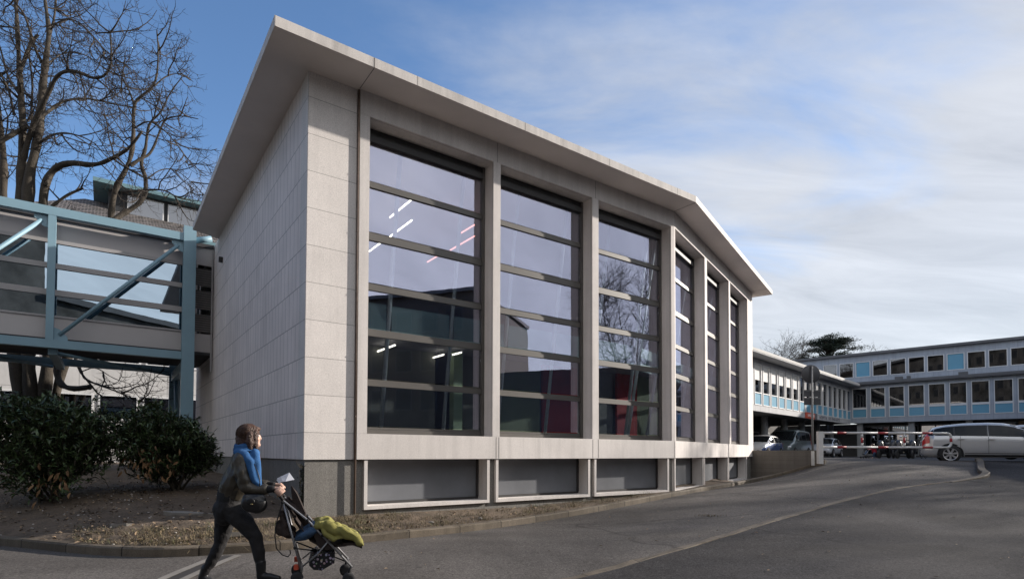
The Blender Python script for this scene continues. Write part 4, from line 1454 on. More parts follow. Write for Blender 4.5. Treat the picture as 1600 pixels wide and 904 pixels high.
MB().box(R, -7.9, RL, UV_ - 1.2, UV_ - 0.3, 7.7, 10.55).build('room_interior', m_curt, hosp)
MB().box(R, -8.3, RL + .3, UV_ - 10, UV_ + 0.35, 10.602, 10.82).build('upper_roof', m_hdark, hosp)
for i in range(8):
    u = 0.3 + i * 3.8
    MB().box(R, u, u + 0.42, -0.75, -0.33, LOT_Z - .1, 4.099).build('column', m_col, hosp)
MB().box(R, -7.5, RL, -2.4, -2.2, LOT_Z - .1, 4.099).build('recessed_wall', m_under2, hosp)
for i in range(14):
    u = 0.5 + i * 2.1
    if 9.6 < u < 12.5:
        MB().box(R, u, u + 1.9, -2.2, -2.1, LOT_Z + .1, 4.0).build('ochre_infill', m_brown, hosp)
        continue
    f = MB().box(R, u, u + 1.95, -2.2, -2.12, LOT_Z + .1, 3.95).build('shop_window', m_col, hosp)
    MB().box(R, u + .08, u + 1.0, -2.118, -2.11, LOT_Z + .25, 3.8).build('pane', m_darkwin, f)
    MB().box(R, u + 1.08, u + 1.87, -2.118, -2.11, LOT_Z + .25, 3.8).build('pane', m_darkwin, f)
for u, w_ in ((3.2, .55), (4.05, .25), (7.5, .6)):
    MB().box(R, u, u + w_, -0.6, -0.2, 7.684, 7.98).build('roof_unit', m_hdark, hosp)


def lettering(text, fr_, u, v, z, size, m_, parent, name='lettering', sx=1.0):
    c = bpy.data.curves.new(name, 'FONT')
    c.body = text
    c.size = size
    c.extrude = 0.004
    c.align_x = 'CENTER'
    c.align_y = 'CENTER'
    o = bpy.data.objects.new(name, c)
    COL.objects.link(o)
    me = bpy.data.meshes.new_from_object(o.evaluated_get(bpy.context.evaluated_depsgraph_get()))
    bpy.data.objects.remove(o)
    me.materials.clear()
    me.materials.append(m_)
    off = OFF.get(parent.name, Vector((0, 0, 0)))
    rt = -fr_.dv.cross(Vector((0, 0, 1)))
    for vx in me.vertices:
        p = fr_(u, v, z) + rt * vx.co.x * sx + Vector((0, 0, vx.co.y)) + fr_.dv * vx.co.z - off
        vx.co = p
    ob = bpy.data.objects.new(name, me)
    COL.objects.link(ob)
    ob.parent = parent
    OFF[ob.name] = off
    return ob


m_ink = mat('dark_letter', (0.05, 0.05, 0.07), 0.05, 1, 0.6)
m_wlet = mat('white_letter', (0.75, 0.75, 0.75), 0.03, 1, 0.6)
m_redsign = mat('red_sign', (0.50, 0.075, 0.035), 0.05, 1, 0.5)
lettering('HÔPITAL DES ENFANTS', G, 16.1, 0.006, 4.2, 0.34, m_ink, hosp, sx=1.55)
sg = thing('emergency_sign', 'small red lettered sign fixed under the blue panels of the hospital wing', 'sign', G(11.0, 0.06, 4.05))
MB().box(G, 9.9, 11.9, 0.004, 0.09, 4.0, 4.44).build('board', m_redsign, sg)
MB().box(G, 11.92, 12.5, 0.004, 0.09, 4.0, 4.44).build('end_panel', m_hdark, sg)
lettering('URGENCES', G, 11.0, 0.096, 4.22, 0.26, m_wlet, sg, sx=1.25)

# ------------------------------------------------------------------ retaining wall, gate, sign
m_board = slab_mat('board_marked_concrete', (0.155, 0.14, 0.122), 0.16, 3.2, mortar=0.006, dark=0.75, var=0.07, offset=0.4, streak=0.25, fine=0.15)
w0, w1 = Vector((9.50, 22.95, 0)), Vector((11.22, 20.72, 0))
wd = (w1 - w0)
WL = wd.length
wd.normalize()
Wf = Frame(w0, wd, Vector((-abs(wd.y), -abs(wd.x), 0)))
rw_ = MB().box(Wf, 0, WL, -0.24, 0.0, -0.2, 1.505).build('retaining_wall', m_board)
tag(rw_, 'low grey board marked concrete wall between the hall end and the white barrier post', 'wall')

m_gw = mat('white_barrier_paint', (0.62, 0.61, 0.59), 0.06, 4, 0.45)
m_gr = mat('red_barrier_paint', (0.36, 0.03, 0.035), 0.08, 4, 0.45)
YG = 20.3
gX = lambda px: at(px, 690, YG).x
gate = thing('swing_barrier', 'red and white tubular swing barrier across the car park entrance', 'barrier', (gX(1281), YG, 1.08))
zt_, zb_ = at(1383, 676, YG).z, at(1383, 698.3, YG).z
MB().box(WORLD, gX(1277.5), gX(1284.5), YG - .08, YG + .08, 1.02, at(1281, 673.5, YG).z).build('post', m_gw, gate)
xr = gX(1486)


def banded(y0, z, segs):
    m_ = MB()
    for a, b, c in segs: m_.tube([(a, y0, z), (b, y0, z)], 0.041, 12, c, caps=True)
    return m_


def cut(x0, x1, reds):
    out, cur = [], x0
    for a, b in reds:
        out += [(cur, a, 0), (a, b, 1)]
        cur = b
    return out + [(cur, x1, 0)]


reds = [(gX(1307.5), gX(1322)), (gX(1371), gX(1387)), (gX(1440), gX(1456.5))]
banded(YG, zt_, cut(gX(1284.5), xr - 0.16, reds)).build('upper_rail', [m_gw, m_gr], gate)
banded(YG, zb_, cut(gX(1284.5), xr - 0.16, reds)).build('lower_rail', [m_gw, m_gr], gate)
q = MB()
arc = [(xr - .16 + .16 * math.sin(a), YG, zt_ - .16 + .16 * math.cos(a)) for a in [i * math.pi / 16 for i in range(9)]]
q.tube(arc, 0.041, 12, 0, caps=False)
q.tube([arc[-1], (xr, YG, zt_ - .18)], .041, 12, 0)
q.tube([(xr, YG, zt_ - .18), (xr, YG, zb_ + .2)], .042, 12, 1)
arc2 = [(xr - .16 + .16 * math.cos(a), YG, zb_ + .16 - .16 * math.sin(a)) for a in [i * math.pi / 16 for i in range(9)]]
q.tube([(xr, YG, zb_ + .2), arc2[0]], .041, 12, 0)
q.tube(arc2, 0.041, 12, 0, caps=False)
q.build('rounded_end', [m_gw, m_gr], gate)
for px in (1347, 1413):
    q = MB()
    x = gX(px)
    q.tube([(x, YG, zb_ + .04), (x, YG, zb_ + .15)], .036, 10, 0)
    q.tube([(x, YG, zb_ + .15), (x, YG, zt_ - .17)], .0365, 10, 1)
    q.tube([(x, YG, zt_ - .17), (x, YG, zt_ - .04)], .036, 10, 0)
    q.build('strut', [m_gw, m_gr], gate)
q = MB()
q.box(WORLD, gX(1284.6), gX(1288), YG - .02, YG + .02, zt_ - .17, zt_ - .042)
q.build('corner_plate', m_gw, gate)

YS = 20.95
m_sgn = mat('sign_back_grey', (0.075, 0.075, 0.08), 0.1, 3, 0.55, metal=0.3)
m_pole = mat('galvanised_pole', (0.20, 0.20, 0.20), 0.15, 5, 0.55, metal=0.4)
base = at(1270, 714, YS)
sgn = thing('road_sign', 'round road sign seen from behind on a grey pole beside the white barrier post', 'sign', (base.x, YS, 1.1))
q = MB()
q.tube([(base.x, YS, 1.05), (base.x, YS, at(1270, 572, YS).z)], 0.036, 10)
q.build('pole', m_pole, sgn)
zc_ = at(1270, 583.5, YS).z
q = MB()
q.lathe([(0.0, 0.05), (0.335, 0.05), (0.345, 0.06), (0.345, 0.085), (0.335, 0.09), (0.0, 0.09)], (base.x, YS, zc_), 'y', 40)
sd_ = q.build('disc', m_sgn, sgn)
MB().box(WORLD, base.x - .05, base.x + .05, YS + .037, YS + .05, zc_ - .3, zc_ + .3).build('bracket', m_sgn, sd_)
MB().box(WORLD, base.x - .02, base.x + .03, YS + .045, YS + .049, zc_ - .27, zc_ - .22).build('sticker', m_redsign, sd_)
for (y0, y1) in ((608.5, 619), (620.5, 632)):
    pl = MB().box(WORLD, at(1257.5, 615, YS).x, at(1283, 615, YS).x, YS + .05, YS + .075, at(1270, y1, YS).z, at(1270, y0, YS).z).build('plate', m_sgn, sgn)
    MB().box(WORLD, at(1257.5, 615, YS).x, at(1283, 615, YS).x, YS + .037, YS + .0495, at(1270, y0 + 1.2, YS).z - .012, at(1270, y0 + 1.2, YS).z + .012).build('bracket', m_pole, pl)
mk = MB().box(WORLD, at(1268, 710, 20.6).x, at(1271.5, 710, 20.6).x, 20.55, 20.63, 0.95, at(1270, 704, 20.6).z).build('marker_post', m_gw)
tag(mk, 'short white marker post at the foot of the grey sign pole', 'post')

# ------------------------------------------------------------------ vehicles
m_tyre = mat('tyre_rubber', (0.022, 0.022, 0.023), 0.1, 5, 0.85)
m_rim = mat('alloy_rim', (0.5, 0.5, 0.51), 0.05, 5, 0.35, metal=0.7)
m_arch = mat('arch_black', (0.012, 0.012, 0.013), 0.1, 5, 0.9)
m_trim = mat('black_trim', (0.02, 0.02, 0.022), 0.1, 5, 0.5)
m_cglass = glass_mat('car_glass', (0.10, 0.12, 0.13), 0.16, 0.85)
m_cab = mat('car_interior', (0.02, 0.02, 0.022), 0.2, 5, 0.9)
m_tail = mat('red_lamp', (0.50, 0.015, 0.02), 0.05, 5, 0.2, coat=0.6)
m_head = mat('clear_lamp', (0.65, 0.68, 0.72), 0.05, 5, 0.12, coat=0.8)
m_chrome = mat('plate_white', (0.6, 0.6, 0.6), 0.03, 5, 0.5)


def paint(name, col, metal=0.5, rough=0.35):
    return mat(name, col, 0.02, 1.0, rough, metal=metal, coat=0.8)


CARS = {
    'estate': dict(st=[(-2.20, .40, .62, .66, .46, .44), (-2.16, .30, .78, .84, .64, .54), (-2.06, .25, .95, 1.03, .77, .59), (-1.92, .23, 1.0, 1.20, .86, .56), (-1.80, .21, 1.0, 1.33, .90, .58), (-1.45, .2, .99, 1.415, .915, .61),
                       (-.9, .2, .97, 1.475, .93, .63), (-.2, .2, .95, 1.484, .93, .64), (.25, .2, .93, 1.455, .93, .63), (.6, .2, .92, 1.36, .93, .62), (1.0, .2, .92, 1.12, .925, .62), (1.18, .2, .91, 1.0, .92, .70),
                       (1.8, .22, .86, .91, .90, .72), (2.12, .26, .74, .79, .84, .7), (2.28, .34, .60, .64, .72, .62), (2.32, .4, .55, .58, .6, .55)],
                   side=[(-1.95, -1.22), (-1.16, -.27), (-.17, .86)], doors=[-1.02, -.22, .93], wind=(.42, 1.10), rear=(-2.13, -1.9), wheels=(-1.32, 1.45), wr=.325, handles=(-.98, -.12), tail=(-2.10, .82, 1.0)),
    'hatch': dict(st=[(-1.82, .4, .62, .66, .6, .55), (-1.78, .28, .85, .92, .74, .60), (-1.66, .22, .93, 1.2, .79, .56), (-1.4, .2, .93, 1.38, .81, .57), (-.7, .19, .92, 1.45, .825, .60), (0, .19, .91, 1.46, .825, .60), (.35, .19, .9, 1.40, .825, .59),
                      (.95, .19, .89, 1.02, .82, .6), (1.15, .2, .88, .95, .81, .66), (1.6, .24, .76, .81, .76, .64), (1.78, .32, .6, .64, .66, .58), (1.82, .4, .52, .55, .56, .5)],
                  side=[(-1.5, -.95), (-.9, -.1), (-.02, .72)], doors=[-.92, -.06, .8], wind=(.36, 1.02), rear=(-1.72, -1.5), wheels=(-1.17, 1.22), wr=.29, handles=(-.8, .05), tail=(-1.76, .75, .95)),
    'van': dict(st=[(-2.35, .4, .7, .8, .86, .8), (-2.3, .28, 1.15, 1.8, .92, .78), (-2.2, .24, 1.15, 1.93, .94, .76), (-1, .22, 1.14, 1.98, .95, .78), (.2, .22, 1.12, 1.98, .95, .78), (.7, .22, 1.11, 1.9, .95, .76), (1.45, .22, 1.08, 1.22, .94, .74),
                    (1.6, .23, 1.05, 1.12, .93, .76), (2.1, .26, .88, .95, .88, .74), (2.3, .34, .66, .7, .78, .7), (2.36, .42, .56, .6, .66, .6)],
                side=[(-2.1, -1.1), (-1.0, -.05), (.05, 1.05)], doors=[-1.05, 0, 1.15], wind=(.74, 1.52), rear=(-2.3, -2.22), wheels=(-1.45, 1.55), wr=.32, handles=(-.9, .15), tail=(-2.3, .8, 1.15)),
    'suv': dict(st=[(-2.2, .5, .72, .78, .7, .64), (-2.15, .36, .95, 1.05, .85, .68), (-2.0, .3, 1.1, 1.45, .9, .64), (-1.75, .28, 1.1, 1.62, .92, .64), (-.8, .27, 1.08, 1.69, .93, .66), (.1, .27, 1.06, 1.68, .93, .66), (.5, .27, 1.05, 1.58, .93, .64),
                    (1.0, .27, 1.04, 1.2, .925, .64), (1.2, .28, 1.03, 1.1, .92, .7), (1.85, .32, .95, 1.0, .88, .72), (2.15, .4, .75, .8, .78, .66), (2.2, .48, .64, .68, .66, .6)],
                side=[(-1.8, -1.2), (-1.1, -.2), (-.1, .85)], doors=[-1.0, -.15, .95], wind=(.5, 1.1), rear=(-2.1, -1.85), wheels=(-1.3, 1.35), wr=.35, handles=(-.95, -.05), tail=(-2.13, .9, 1.15)),
}


def car(kind, label, loc, rz, mpaint, lower=None, group=None, spokes=7):
    c = CARS[kind]
    st = np.array(c['st'])
    t = thing('parked_car' if kind != 'van' else 'parked_van', label, 'car' if kind != 'van' else 'van', loc, rz, group, local=True)

    def sec(x):
        return [float(np.interp(x, st[:, 0], st[:, i])) for i in range(1, 6)]

    def sp(x, s, push=0.0):
        zb, zs, zt, w, wt = sec(x)
        gh = zt - zs
        P = [(0, zb), (w - .10, zb), (w - .015, zb + .16 * (zs - zb)), (w, zb + .55 * (zs - zb)), (w - .035, zs), (wt + .035, zs + .86 * gh), (wt - .10, zt - .008), (0, zt + .012)]
        i = min(6, int(s))
        f = s - i
        a, b = P[i], P[i + 1]
        y, z = a[0] + (b[0] - a[0]) * f, a[1] + (b[1] - a[1]) * f
        if push:
            dx, dz = b[0] - a[0], b[1] - a[1]
            L = math.hypot(dx, dz) or 1
            y, z = y + dz / L * push, z - dx / L * push
        return y, z

    mb = MB()
    X = sorted(set([float(v) for v in st[:, 0]] + [float(v) for v in np.linspace(st[0, 0], st[-1, 0], 34)]))
    SS = [0, 1, 2, 2.5, 3, 3.5, 4, 4.5, 5, 5.5, 6, 7]
    rows = []
    for x in X:
        r_ = [sp(x, s) for s in SS]
        rows.append([Vector((x, y, z)) for y, z in r_] + [Vector((x, -y, z)) for y, z in reversed(r_[1:-1])])
    n = len(rows[0])
    base = 0
    for r_ in rows: mb.v += [tuple(p) for p in r_]
    for i in range(len(rows) - 1):
        for k in range(n):
            k2 = (k + 1) % n
            mb.f.append((i * n + k, i * n + k2, (i + 1) * n + k2, (i + 1) * n + k))
            z = (rows[i][k].z + rows[i][k2].z) / 2
            zsh = sec(X[i])[1]
            mb.m.append(1 if (lower is not None and z < zsh - 0.02) else 0)
            mb.uv.append([(0, 0)] * 4)
            mb.sm.append(True)
    for i, rev in ((0, False), (len(rows) - 1, True)):
        idx_ = [i * n + k for k in range(n)]
        mb.f.append(tuple(reversed(idx_)) if not rev else tuple(idx_))
        mb.m.append(0)
        mb.uv.append([(0, 0)] * n)
        mb.sm.append(False)
    mb.build('body', [mpaint, lower or mpaint], t)

    def panel(name, m_, x0, x1, s0, s1, push, side=1, nx=6, ns=3, both=False, back=None, parent=t):
        p_ = MB()
        for sd in ((1, -1) if both else (side,)):
            g = [[None] * (ns + 1) for _ in range(nx + 1)]
            for i in range(nx + 1):
                for j in range(ns + 1):
                    x = x0 + (x1 - x0) * i / nx
                    y, z = sp(x, s0 + (s1 - s0) * j / ns, push)
                    g[i][j] = Vector((x, y * sd, z))
            for i in range(nx):
                for j in range(ns):
                    q = [g[i][j], g[i + 1][j], g[i + 1][j + 1], g[i][j + 1]]
                    p_.face(q if sd < 0 else list(reversed(q)), 0, smooth=True)
        return p_.build(name, m_, parent)

    for sd in (1, -1):
        for x0, x1 in c['side']:
            panel('window_surround', m_trim, x0 - .045, x1 + .045, 4.05, 4.94, 0.004, sd)
            panel('side_window', m_carwin, x0, x1, 4.12, 4.88, 0.008, sd)
        for x in c['doors']:
            panel('door_gap', m_trim, x - .006, x + .006, 2.05, 4.02, 0.004, sd, 1, 6)
        for x in c['handles']:
            y, z = sp(x, 3.72, .012)
            MB().box(WORLD, x - .11, x + .08, (y - .01) * sd, (y + .022) * sd, z - .018, z + .018).build('door_handle', mpaint, t)
        panel('sill_trim', m_trim, c['wheels'][0] + .42, c['wheels'][1] - .42, 1.3, 2.15, 0.006, sd, 8, 2)
        mx = c['wind'][1] - .28
        y, z = sp(mx, 4.12, 0)
        MB().ball((mx, (y + .10) * sd, z + .07), (.07, .11, .07), 10, 6).build('wing_mirror', mpaint if lower is None else m_trim, t)
    panel('windscreen', m_carwin, c['wind'][0], c['wind'][1], 5.1, 7, 0.007, both=True, nx=5, ns=4)
    panel('rear_window', m_carwin, c['rear'][0], c['rear'][1], 5.1, 7, 0.008, both=True, nx=4, ns=4)
    xt, z0, z1 = c['tail']
    for sd in (1, -1):
        zb, zs, zt, w, wt = sec(xt)
        tl = panel('tail_light', m_tail, xt - .05, xt + .17, 3.25, 4.0, 0.014, sd, 6, 4)
        panel('upper_lamp', m_tail, xt + .02, xt + .13, 4.02, 4.75, 0.014, sd, 3, 5, parent=tl)
        xf = st[-1, 0]
        q = MB()
        yy, zz = sp(xf - .18, 3.9, 0)
        q.ball((xf - .19, (yy - .10) * sd, zz - .05), (.16, .15, .085), 12, 8)
        q.build('headlight', m_head, t)
    xf = st[-1, 0]
    MB().box(WORLD, xf - .06, xf + .012, -.42, .42, .30, .47).build('front_grille', m_trim, t)
    MB().box(WORLD, xf + .0125, xf + .02, -.26, .26, .42, .53).build('number_plate', m_chrome, t)
    MB().box(WORLD, st[0, 0] - .02, st[0, 0] - .004, -.26, .26, .52, .63).build('number_plate', m_chrome, t)
    wr = c['wr']
    for x in c['wheels']:
        for sd in (1, -1):
            w = sec(x)[3]
            a = MB()
            inn, out = [], []
            for k in range(19):
                th = math.pi * (k / 18 * 1.16 - .08)
                for lst, rr_ in ((inn, wr - .03), (out, wr + .07)):
                    lst.append(Vector((x + rr_ * math.cos(th), (w + .005) * sd, max(.19, wr + rr_ * math.sin(th)))))
            for k in range(18):
                q = [inn[k], inn[k + 1], out[k + 1], out[k]]
                a.face(q if sd > 0 else list(reversed(q)))
                a.face([out[k], out[k + 1], out[k + 1] - Vector((0, .08 * sd, 0)), out[k] - Vector((0, .08 * sd, 0))])
            a.build('wheel_arch', m_arch, t)
            wt_ = MB()
            o0, o1 = sd * (w - .20), sd * (w + .034)
            wt_.lathe([(wr * .68, o0), (wr * .96, o0), (wr, o0 + .02 * sd), (wr, o1 - .03 * sd), (wr * .95, o1), (wr * .70, o1)], (x, 0, wr), 'y', 28, caps=False)
            ty = wt_.build('wheel', m_tyre, t)
            rm = MB()
            rm.lathe([(wr * .70, o1 - .002 * sd), (wr * .66, o1 - .004 * sd), (wr * .62, o1 - .024 * sd)], (x, 0, wr), 'y', 28, caps=False)
            rm.lathe([(.001, o1 - .012 * sd), (wr * .17, o1 - .012 * sd), (wr * .2, o1 - .022 * sd)], (x, 0, wr), 'y', 14, caps=False)
            for k in range(spokes):
                th = 2 * math.pi * k / spokes + .2
                cdir, sdir = Vector((math.cos(th), 0, math.sin(th))), Vector((-math.sin(th), 0, math.cos(th)))
                cc = Vector((x, o1 - .012 * sd, wr))
                f = [cc + cdir * wr * .12 + sdir * .026, cc + cdir * wr * .66 + sdir * .036, cc + cdir * wr * .66 - sdir * .036, cc + cdir * wr * .12 - sdir * .026]
                b_ = [p - Vector((0, .012 * sd, 0)) for p in f]
                rm.face(f if sd < 0 else list(reversed(f)))
                for i in range(4): rm.face([f[i], b_[i], b_[(i + 1) % 4], f[(i + 1) % 4]])
            rm.build('rim', m_rim, ty)
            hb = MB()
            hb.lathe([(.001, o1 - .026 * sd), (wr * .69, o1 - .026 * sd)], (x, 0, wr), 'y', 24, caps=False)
            hb.build('rim_shade_disc', m_arch, ty)  # flat dark disc painted for the shade behind the spokes
    return t


m_carwin = mat('tinted_car_window', (0.012, 0.014, 0.016), 0.1, 2, 0.05, spec=0.3)
rz_of = lambda az: math.atan2(math.cos(rad(az)), math.sin(rad(az)))
PK = 'parked cars'
VA = 123
vd, vn = dirs(VA)                                          # along the car, towards its right side
wc = at(1485, 706, 21.0)                                   # rear wheel nearest the viewer
vo = wc + vd * 1.32 - vn * 0.92
vo.z = 1.06
car('estate', 'silver estate car with red tail lamp, nearest car, behind the right end of the barrier', vo, rz_of(VA), paint('silver_paint', (0.52, 0.52, 0.52), 0.4, .26), group=PK)
car('suv', 'pale car showing only its roof above the silver estate car', at(1556, 660, 27.5) * 1.0 + Vector((2.2, -.6, LOT_Z - at(1556, 660, 27.5).z)), rz_of(108), paint('pale_grey_paint', (0.45, 0.46, 0.48)), group=PK)
lc = at(1196, 700, 36.5)
car('hatch', 'small car, white above and blue below, parked behind the low concrete wall', (lc.x + .2, 37.4, LOT_Z), rz_of(222), paint('white_paint', (0.60, 0.61, 0.63), .1), paint('deep_blue_paint', (0.03, 0.07, 0.20), .3), PK, 5)
lv = at(1244, 700, 39.5)
car('van', 'grey green van with wide dark windscreen between the blue car and sign pole', (lv.x + .3, 41.2, LOT_Z), rz_of(223), paint('grey_green_paint', (0.13, 0.16, 0.165), .4), None, PK, 5)
lh = at(1300, 710, 43)
car('hatch', 'small plain silver white hatchback seen through the left end of the barrier', (lh.x + .1, 44.0, LOT_Z), rz_of(222), paint('silver_white_paint', (0.50, 0.53, 0.58), .3), None, PK, 5)

m_scoot = mat('scooter_plastic', (0.025, 0.026, 0.03), 0.1, 4, 0.35, coat=.3)
m_seat = mat('scooter_seat', (0.015, 0.015, 0.016), 0.1, 4, 0.6)
m_mirror = mat('mirror_glass', (0.7, 0.75, 0.8), 0.02, 1, 0.05, metal=1.0)


def scooter(label, loc, rz, group):
    t = thing('motor_scooter', label, 'motor scooter', loc, rz, group, local=True)
    for x in (-.62, .62):
        w = MB()
        w.lathe([(.13, -.05), (.22, -.05), (.24, -.02), (.24, .02), (.22, .05), (.13, .05)], (x, 0, .24), 'y', 18)
        ty = w.build('wheel', m_tyre, t)
        MB().lathe([(.001, -.04), (.13, -.045), (.13, .045), (.001, .04)], (x, 0, .24), 'y', 14).build('rim', m_rim, ty)
    b = MB()
    b.ball((-.42, 0, .52), (.42, .16, .22), 14, 8)
    b.box(WORLD, -.15, .38, -.15, .15, .24, .33)
    b.build('body', m_scoot, t)
    s = MB()
    s.tube([(.36, 0, .28), (.44, 0, .55), (.50, 0, .88), (.44, 0, .98)], [.17, .20, .16, .10], 10)
    s.build('leg_shield', m_scoot, t)
    s = MB()
    s.tube([(-.85, 0, .76), (-.5, 0, .77), (-.12, 0, .74)], [.10, .14, .12], 10)
    s.build('seat', m_seat, t)
    h = MB()
    h.tube([(.40, -.34, 1.04), (.46, -.12, 1.0), (.46, .12, 1.0), (.40, .34, 1.04)], .022, 8)
    h.build('handlebar', m_trim, t)
    for sd in (1, -1):
        h = MB()
        h.tube([(.42, .28 * sd, 1.04), (.44, .33 * sd, 1.18)], .008, 5)
        h.ball((.44, .35 * sd, 1.22), (.025, .07, .05), 8, 6)
        h.build('mirror', m_mirror, t)
    MB().ball((.54, 0, .92), (.05, .09, .07), 10, 6).build('headlight', m_head, t)
    f = MB()
    f.tube([(.50, 0, .80), (.62, 0, .26)], .04, 8)
    f.build('fork', m_trim, t)
    return t


SG = 'motor scooters parked in front of the hospital ground floor'
s0 = scooter('leftmost dark motor scooter of the row, just right of the toddler in red', (0, 0, 0), 0, SG)
for i, (px, Y, a, lab) in enumerate(((1381, 32.5, 235, 'leftmost dark motor scooter of the row, just right of the toddler in red'), (1396, 32.0, 215, 'second dark motor scooter from the toddler in red'),
                                     (1411, 31.6, 240, 'third dark motor scooter from the toddler in red, behind the barrier strut'), (1426, 31.4, 218, 'rightmost dark motor scooter, nearest to the rear of the silver car'))):
    p = at(px, 700, Y)
    if i == 0:
        s0.location = (p.x, Y, LOT_Z)
        s0.rotation_euler = (0, 0, rz_of(a))
    else:
        dup(s0, (p.x, Y, LOT_Z), rz_of(a), lab)

m_teal2 = mat('teal_frame', (0.03, 0.14, 0.17), 0.05, 4, 0.4)
bp_ = at(1443, 702, 32.4)
bike = thing('bicycle', 'teal bicycle parked between the scooters and the rear of the silver car', 'bicycle', (bp_.x, 32.4, LOT_Z), rz_of(226), local=True)
for x in (-.52, .52):
    q = MB()
    q.tube([(x + .33 * math.cos(a), 0, .345 + .33 * math.sin(a)) for a in [2 * math.pi * i / 24 for i in range(25)]], .018, 6)
    wq = q.build('wheel', m_tyre, bike)
    q = MB()
    for a in range(9): q.tube([(x, 0, .345), (x + .32 * math.cos(a * .698), 0, .345 + .32 * math.sin(a * .698))], .003, 3)
    q.build('rim', m_rim, wq)
q = MB()
for a, b in (((-.52, .345), (-.05, .30)), ((-.52, .345), (-.2, .80)), ((-.2, .86), (-.05, .30)), ((-.2, .80), (.36, .82)), ((-.05, .30), (.38, .74)), ((.34, .92), (.52, .345))): q.tube([(a[0], 0, a[1]), (b[0], 0, b[1])], .02, 6)
q.build('frame', m_teal2, bike)
q = MB()
q.tube([(.30, -.28, 1.0), (.36, -.1, 1.0), (.36, .1, 1.0), (.30, .28, 1.0)], .014, 6)
q.build('handlebar', m_trim, bike)
MB().ball((-.22, 0, .90), (.14, .07, .035), 10, 6).build('saddle', m_seat, bike)

# ------------------------------------------------------------------ trees beyond the hospital
m_cedar = mat('cedar_needles', (0.035, 0.05, 0.035), 0.3, 0.8, 0.85, island=0.5)
rng = random.Random(4)
cp = at(1296, 700, 78)
ct = thing('cedar_tree', 'broad dark evergreen tree rising above the roofs of the hospital', 'tree', (cp.x, 78, 0.9))
T, K = MB(), MB()
topz = at(1296, 529, 78).z
T.tube([(cp.x, 78, 0.5), (cp.x + .1, 78, 8), (cp.x + .3, 78, topz - 1.5)], [.6, .45, .12], 10)
pads = []
for i in range(95):
    t_ = rng.random() ** .8
    z = 10.5 + (topz - 10.7) * t_
    wmax = 4.6 * (1 - 0.62 * t_ ** 3)
    a = rng.uniform(0, 6.283)
    rr_ = wmax * rng.uniform(.35, 1.0)
    c = Vector((cp.x + rr_ * math.cos(a), 78 + rr_ * math.sin(a), z + rng.uniform(-.25, .25)))
    T.tube([(cp.x + .1, 78, z - 1.3), Vector((cp.x, 78, z - .4)).lerp(c, .6), c], [.14, .08, .03], 5)
    pads.append((c, rng.uniform(.7, 1.5)))
for c, s in pads:
    for k in range(int(190 * s)):
        p = c + Vector((rng.gauss(0, s * .55), rng.gauss(0, s * .55), abs(rng.gauss(0, .16)) - .08))
        d = Vector((rng.gauss(0, 1), rng.gauss(0, 1), rng.gauss(.25, .35))).normalized()
        leaf(K, p, d, Vector((rng.gauss(0, .5), rng.gauss(0, .5), 1)), rng.uniform(.22, .42), rng.uniform(.06, .12), 0, .1)
T.build('trunk', m_bark, ct)
K.build('crown', m_cedar, ct)


def vase_tree(name, label, x, y, z0, h, spread, seed, dens, stems=7, thick=.16, group=None):
    """Bare tree with many upright stems fanning from a low fork."""
    rng = random.Random(seed)
    limbs = []
    b = Vector((x, y, z0))
    for k in range(stems):
        a = 6.283 * k / stems + rng.uniform(-.3, .3)
        o = spread * rng.uniform(.45, 1.0)
        top = b + Vector((math.cos(a) * o, math.sin(a) * o, h * rng.uniform(.78, 1.0)))
        mid = b + Vector((math.cos(a) * o * .35, math.sin(a) * o * .35, h * .42))
        limbs.append(([b + Vector((0, 0, -.3)), b + Vector((math.cos(a) * .15, math.sin(a) * .15, h * .14)), mid, mid.lerp(top, .55) + Vector((rng.gauss(0, .3), rng.gauss(0, .3), 0)), top], thick, .018, .3))
    return limb_tree(name, label, group, limbs, seed, dens, -.25, h / 13 + .15, b)


for px, Y, h, lab in ((1238, 72, 14.6, 'faint bare tree just left of the broad evergreen beyond the hospital roof'), (1362, 70, 13.3, 'faint bare tree right of the broad evergreen, barely clearing the hospital roof')):
    p = at(px, 700, Y)
    vase_tree('bare_tree', lab, p.x, Y, 1.0, h - 1, 2.2, px, (2.2, 3.2, 3.0), 9, .07)

# ------------------------------------------------------------------ across the drive: what the hall's windows mirror, and walling added for shade
office = thing('office_building', 'plain dark office block across the drive, mirrored in the tall hall windows', 'building', (36, -12, 0))
m_brick = mat('dark_brick', (0.075, 0.062, 0.052), 0.2, 0.6, 0.9)
MB().box(WORLD, 31, 46, -34, -1.2, -0.5, 14.6).build('high_wall', m_brick, office)
MB().box(WORLD, 33.5, 46, -1.19, 28, -0.5, 8.2).build('low_shade_wall', m_under2, office)  # lengthened out of view to shade the drive and car park
MB().box(WORLD, 37, 42, 28.01, 36, -0.5, 10.3).build('low_shade_wall', m_under2, office)  # unseen piece added to throw shade on the car park
MB().box(WORLD, 30.6, 46, -34, -1.0, 14.602, 14.9).build('roof', m_hdark, office)
for i in range(13):
    for j in range(4):
        y = -32 + i * 2.35
        w = MB().box(WORLD, 30.94, 30.998, y, y + 1.6, 1.6 + j * 3.3, 3.5 + j * 3.3).build('window', m_under2, office)
        MB().box(WORLD, 30.93, 30.938, y + .1, y + 1.5, 1.7 + j * 3.3, 3.4 + j * 3.3).build('pane', m_room, w)
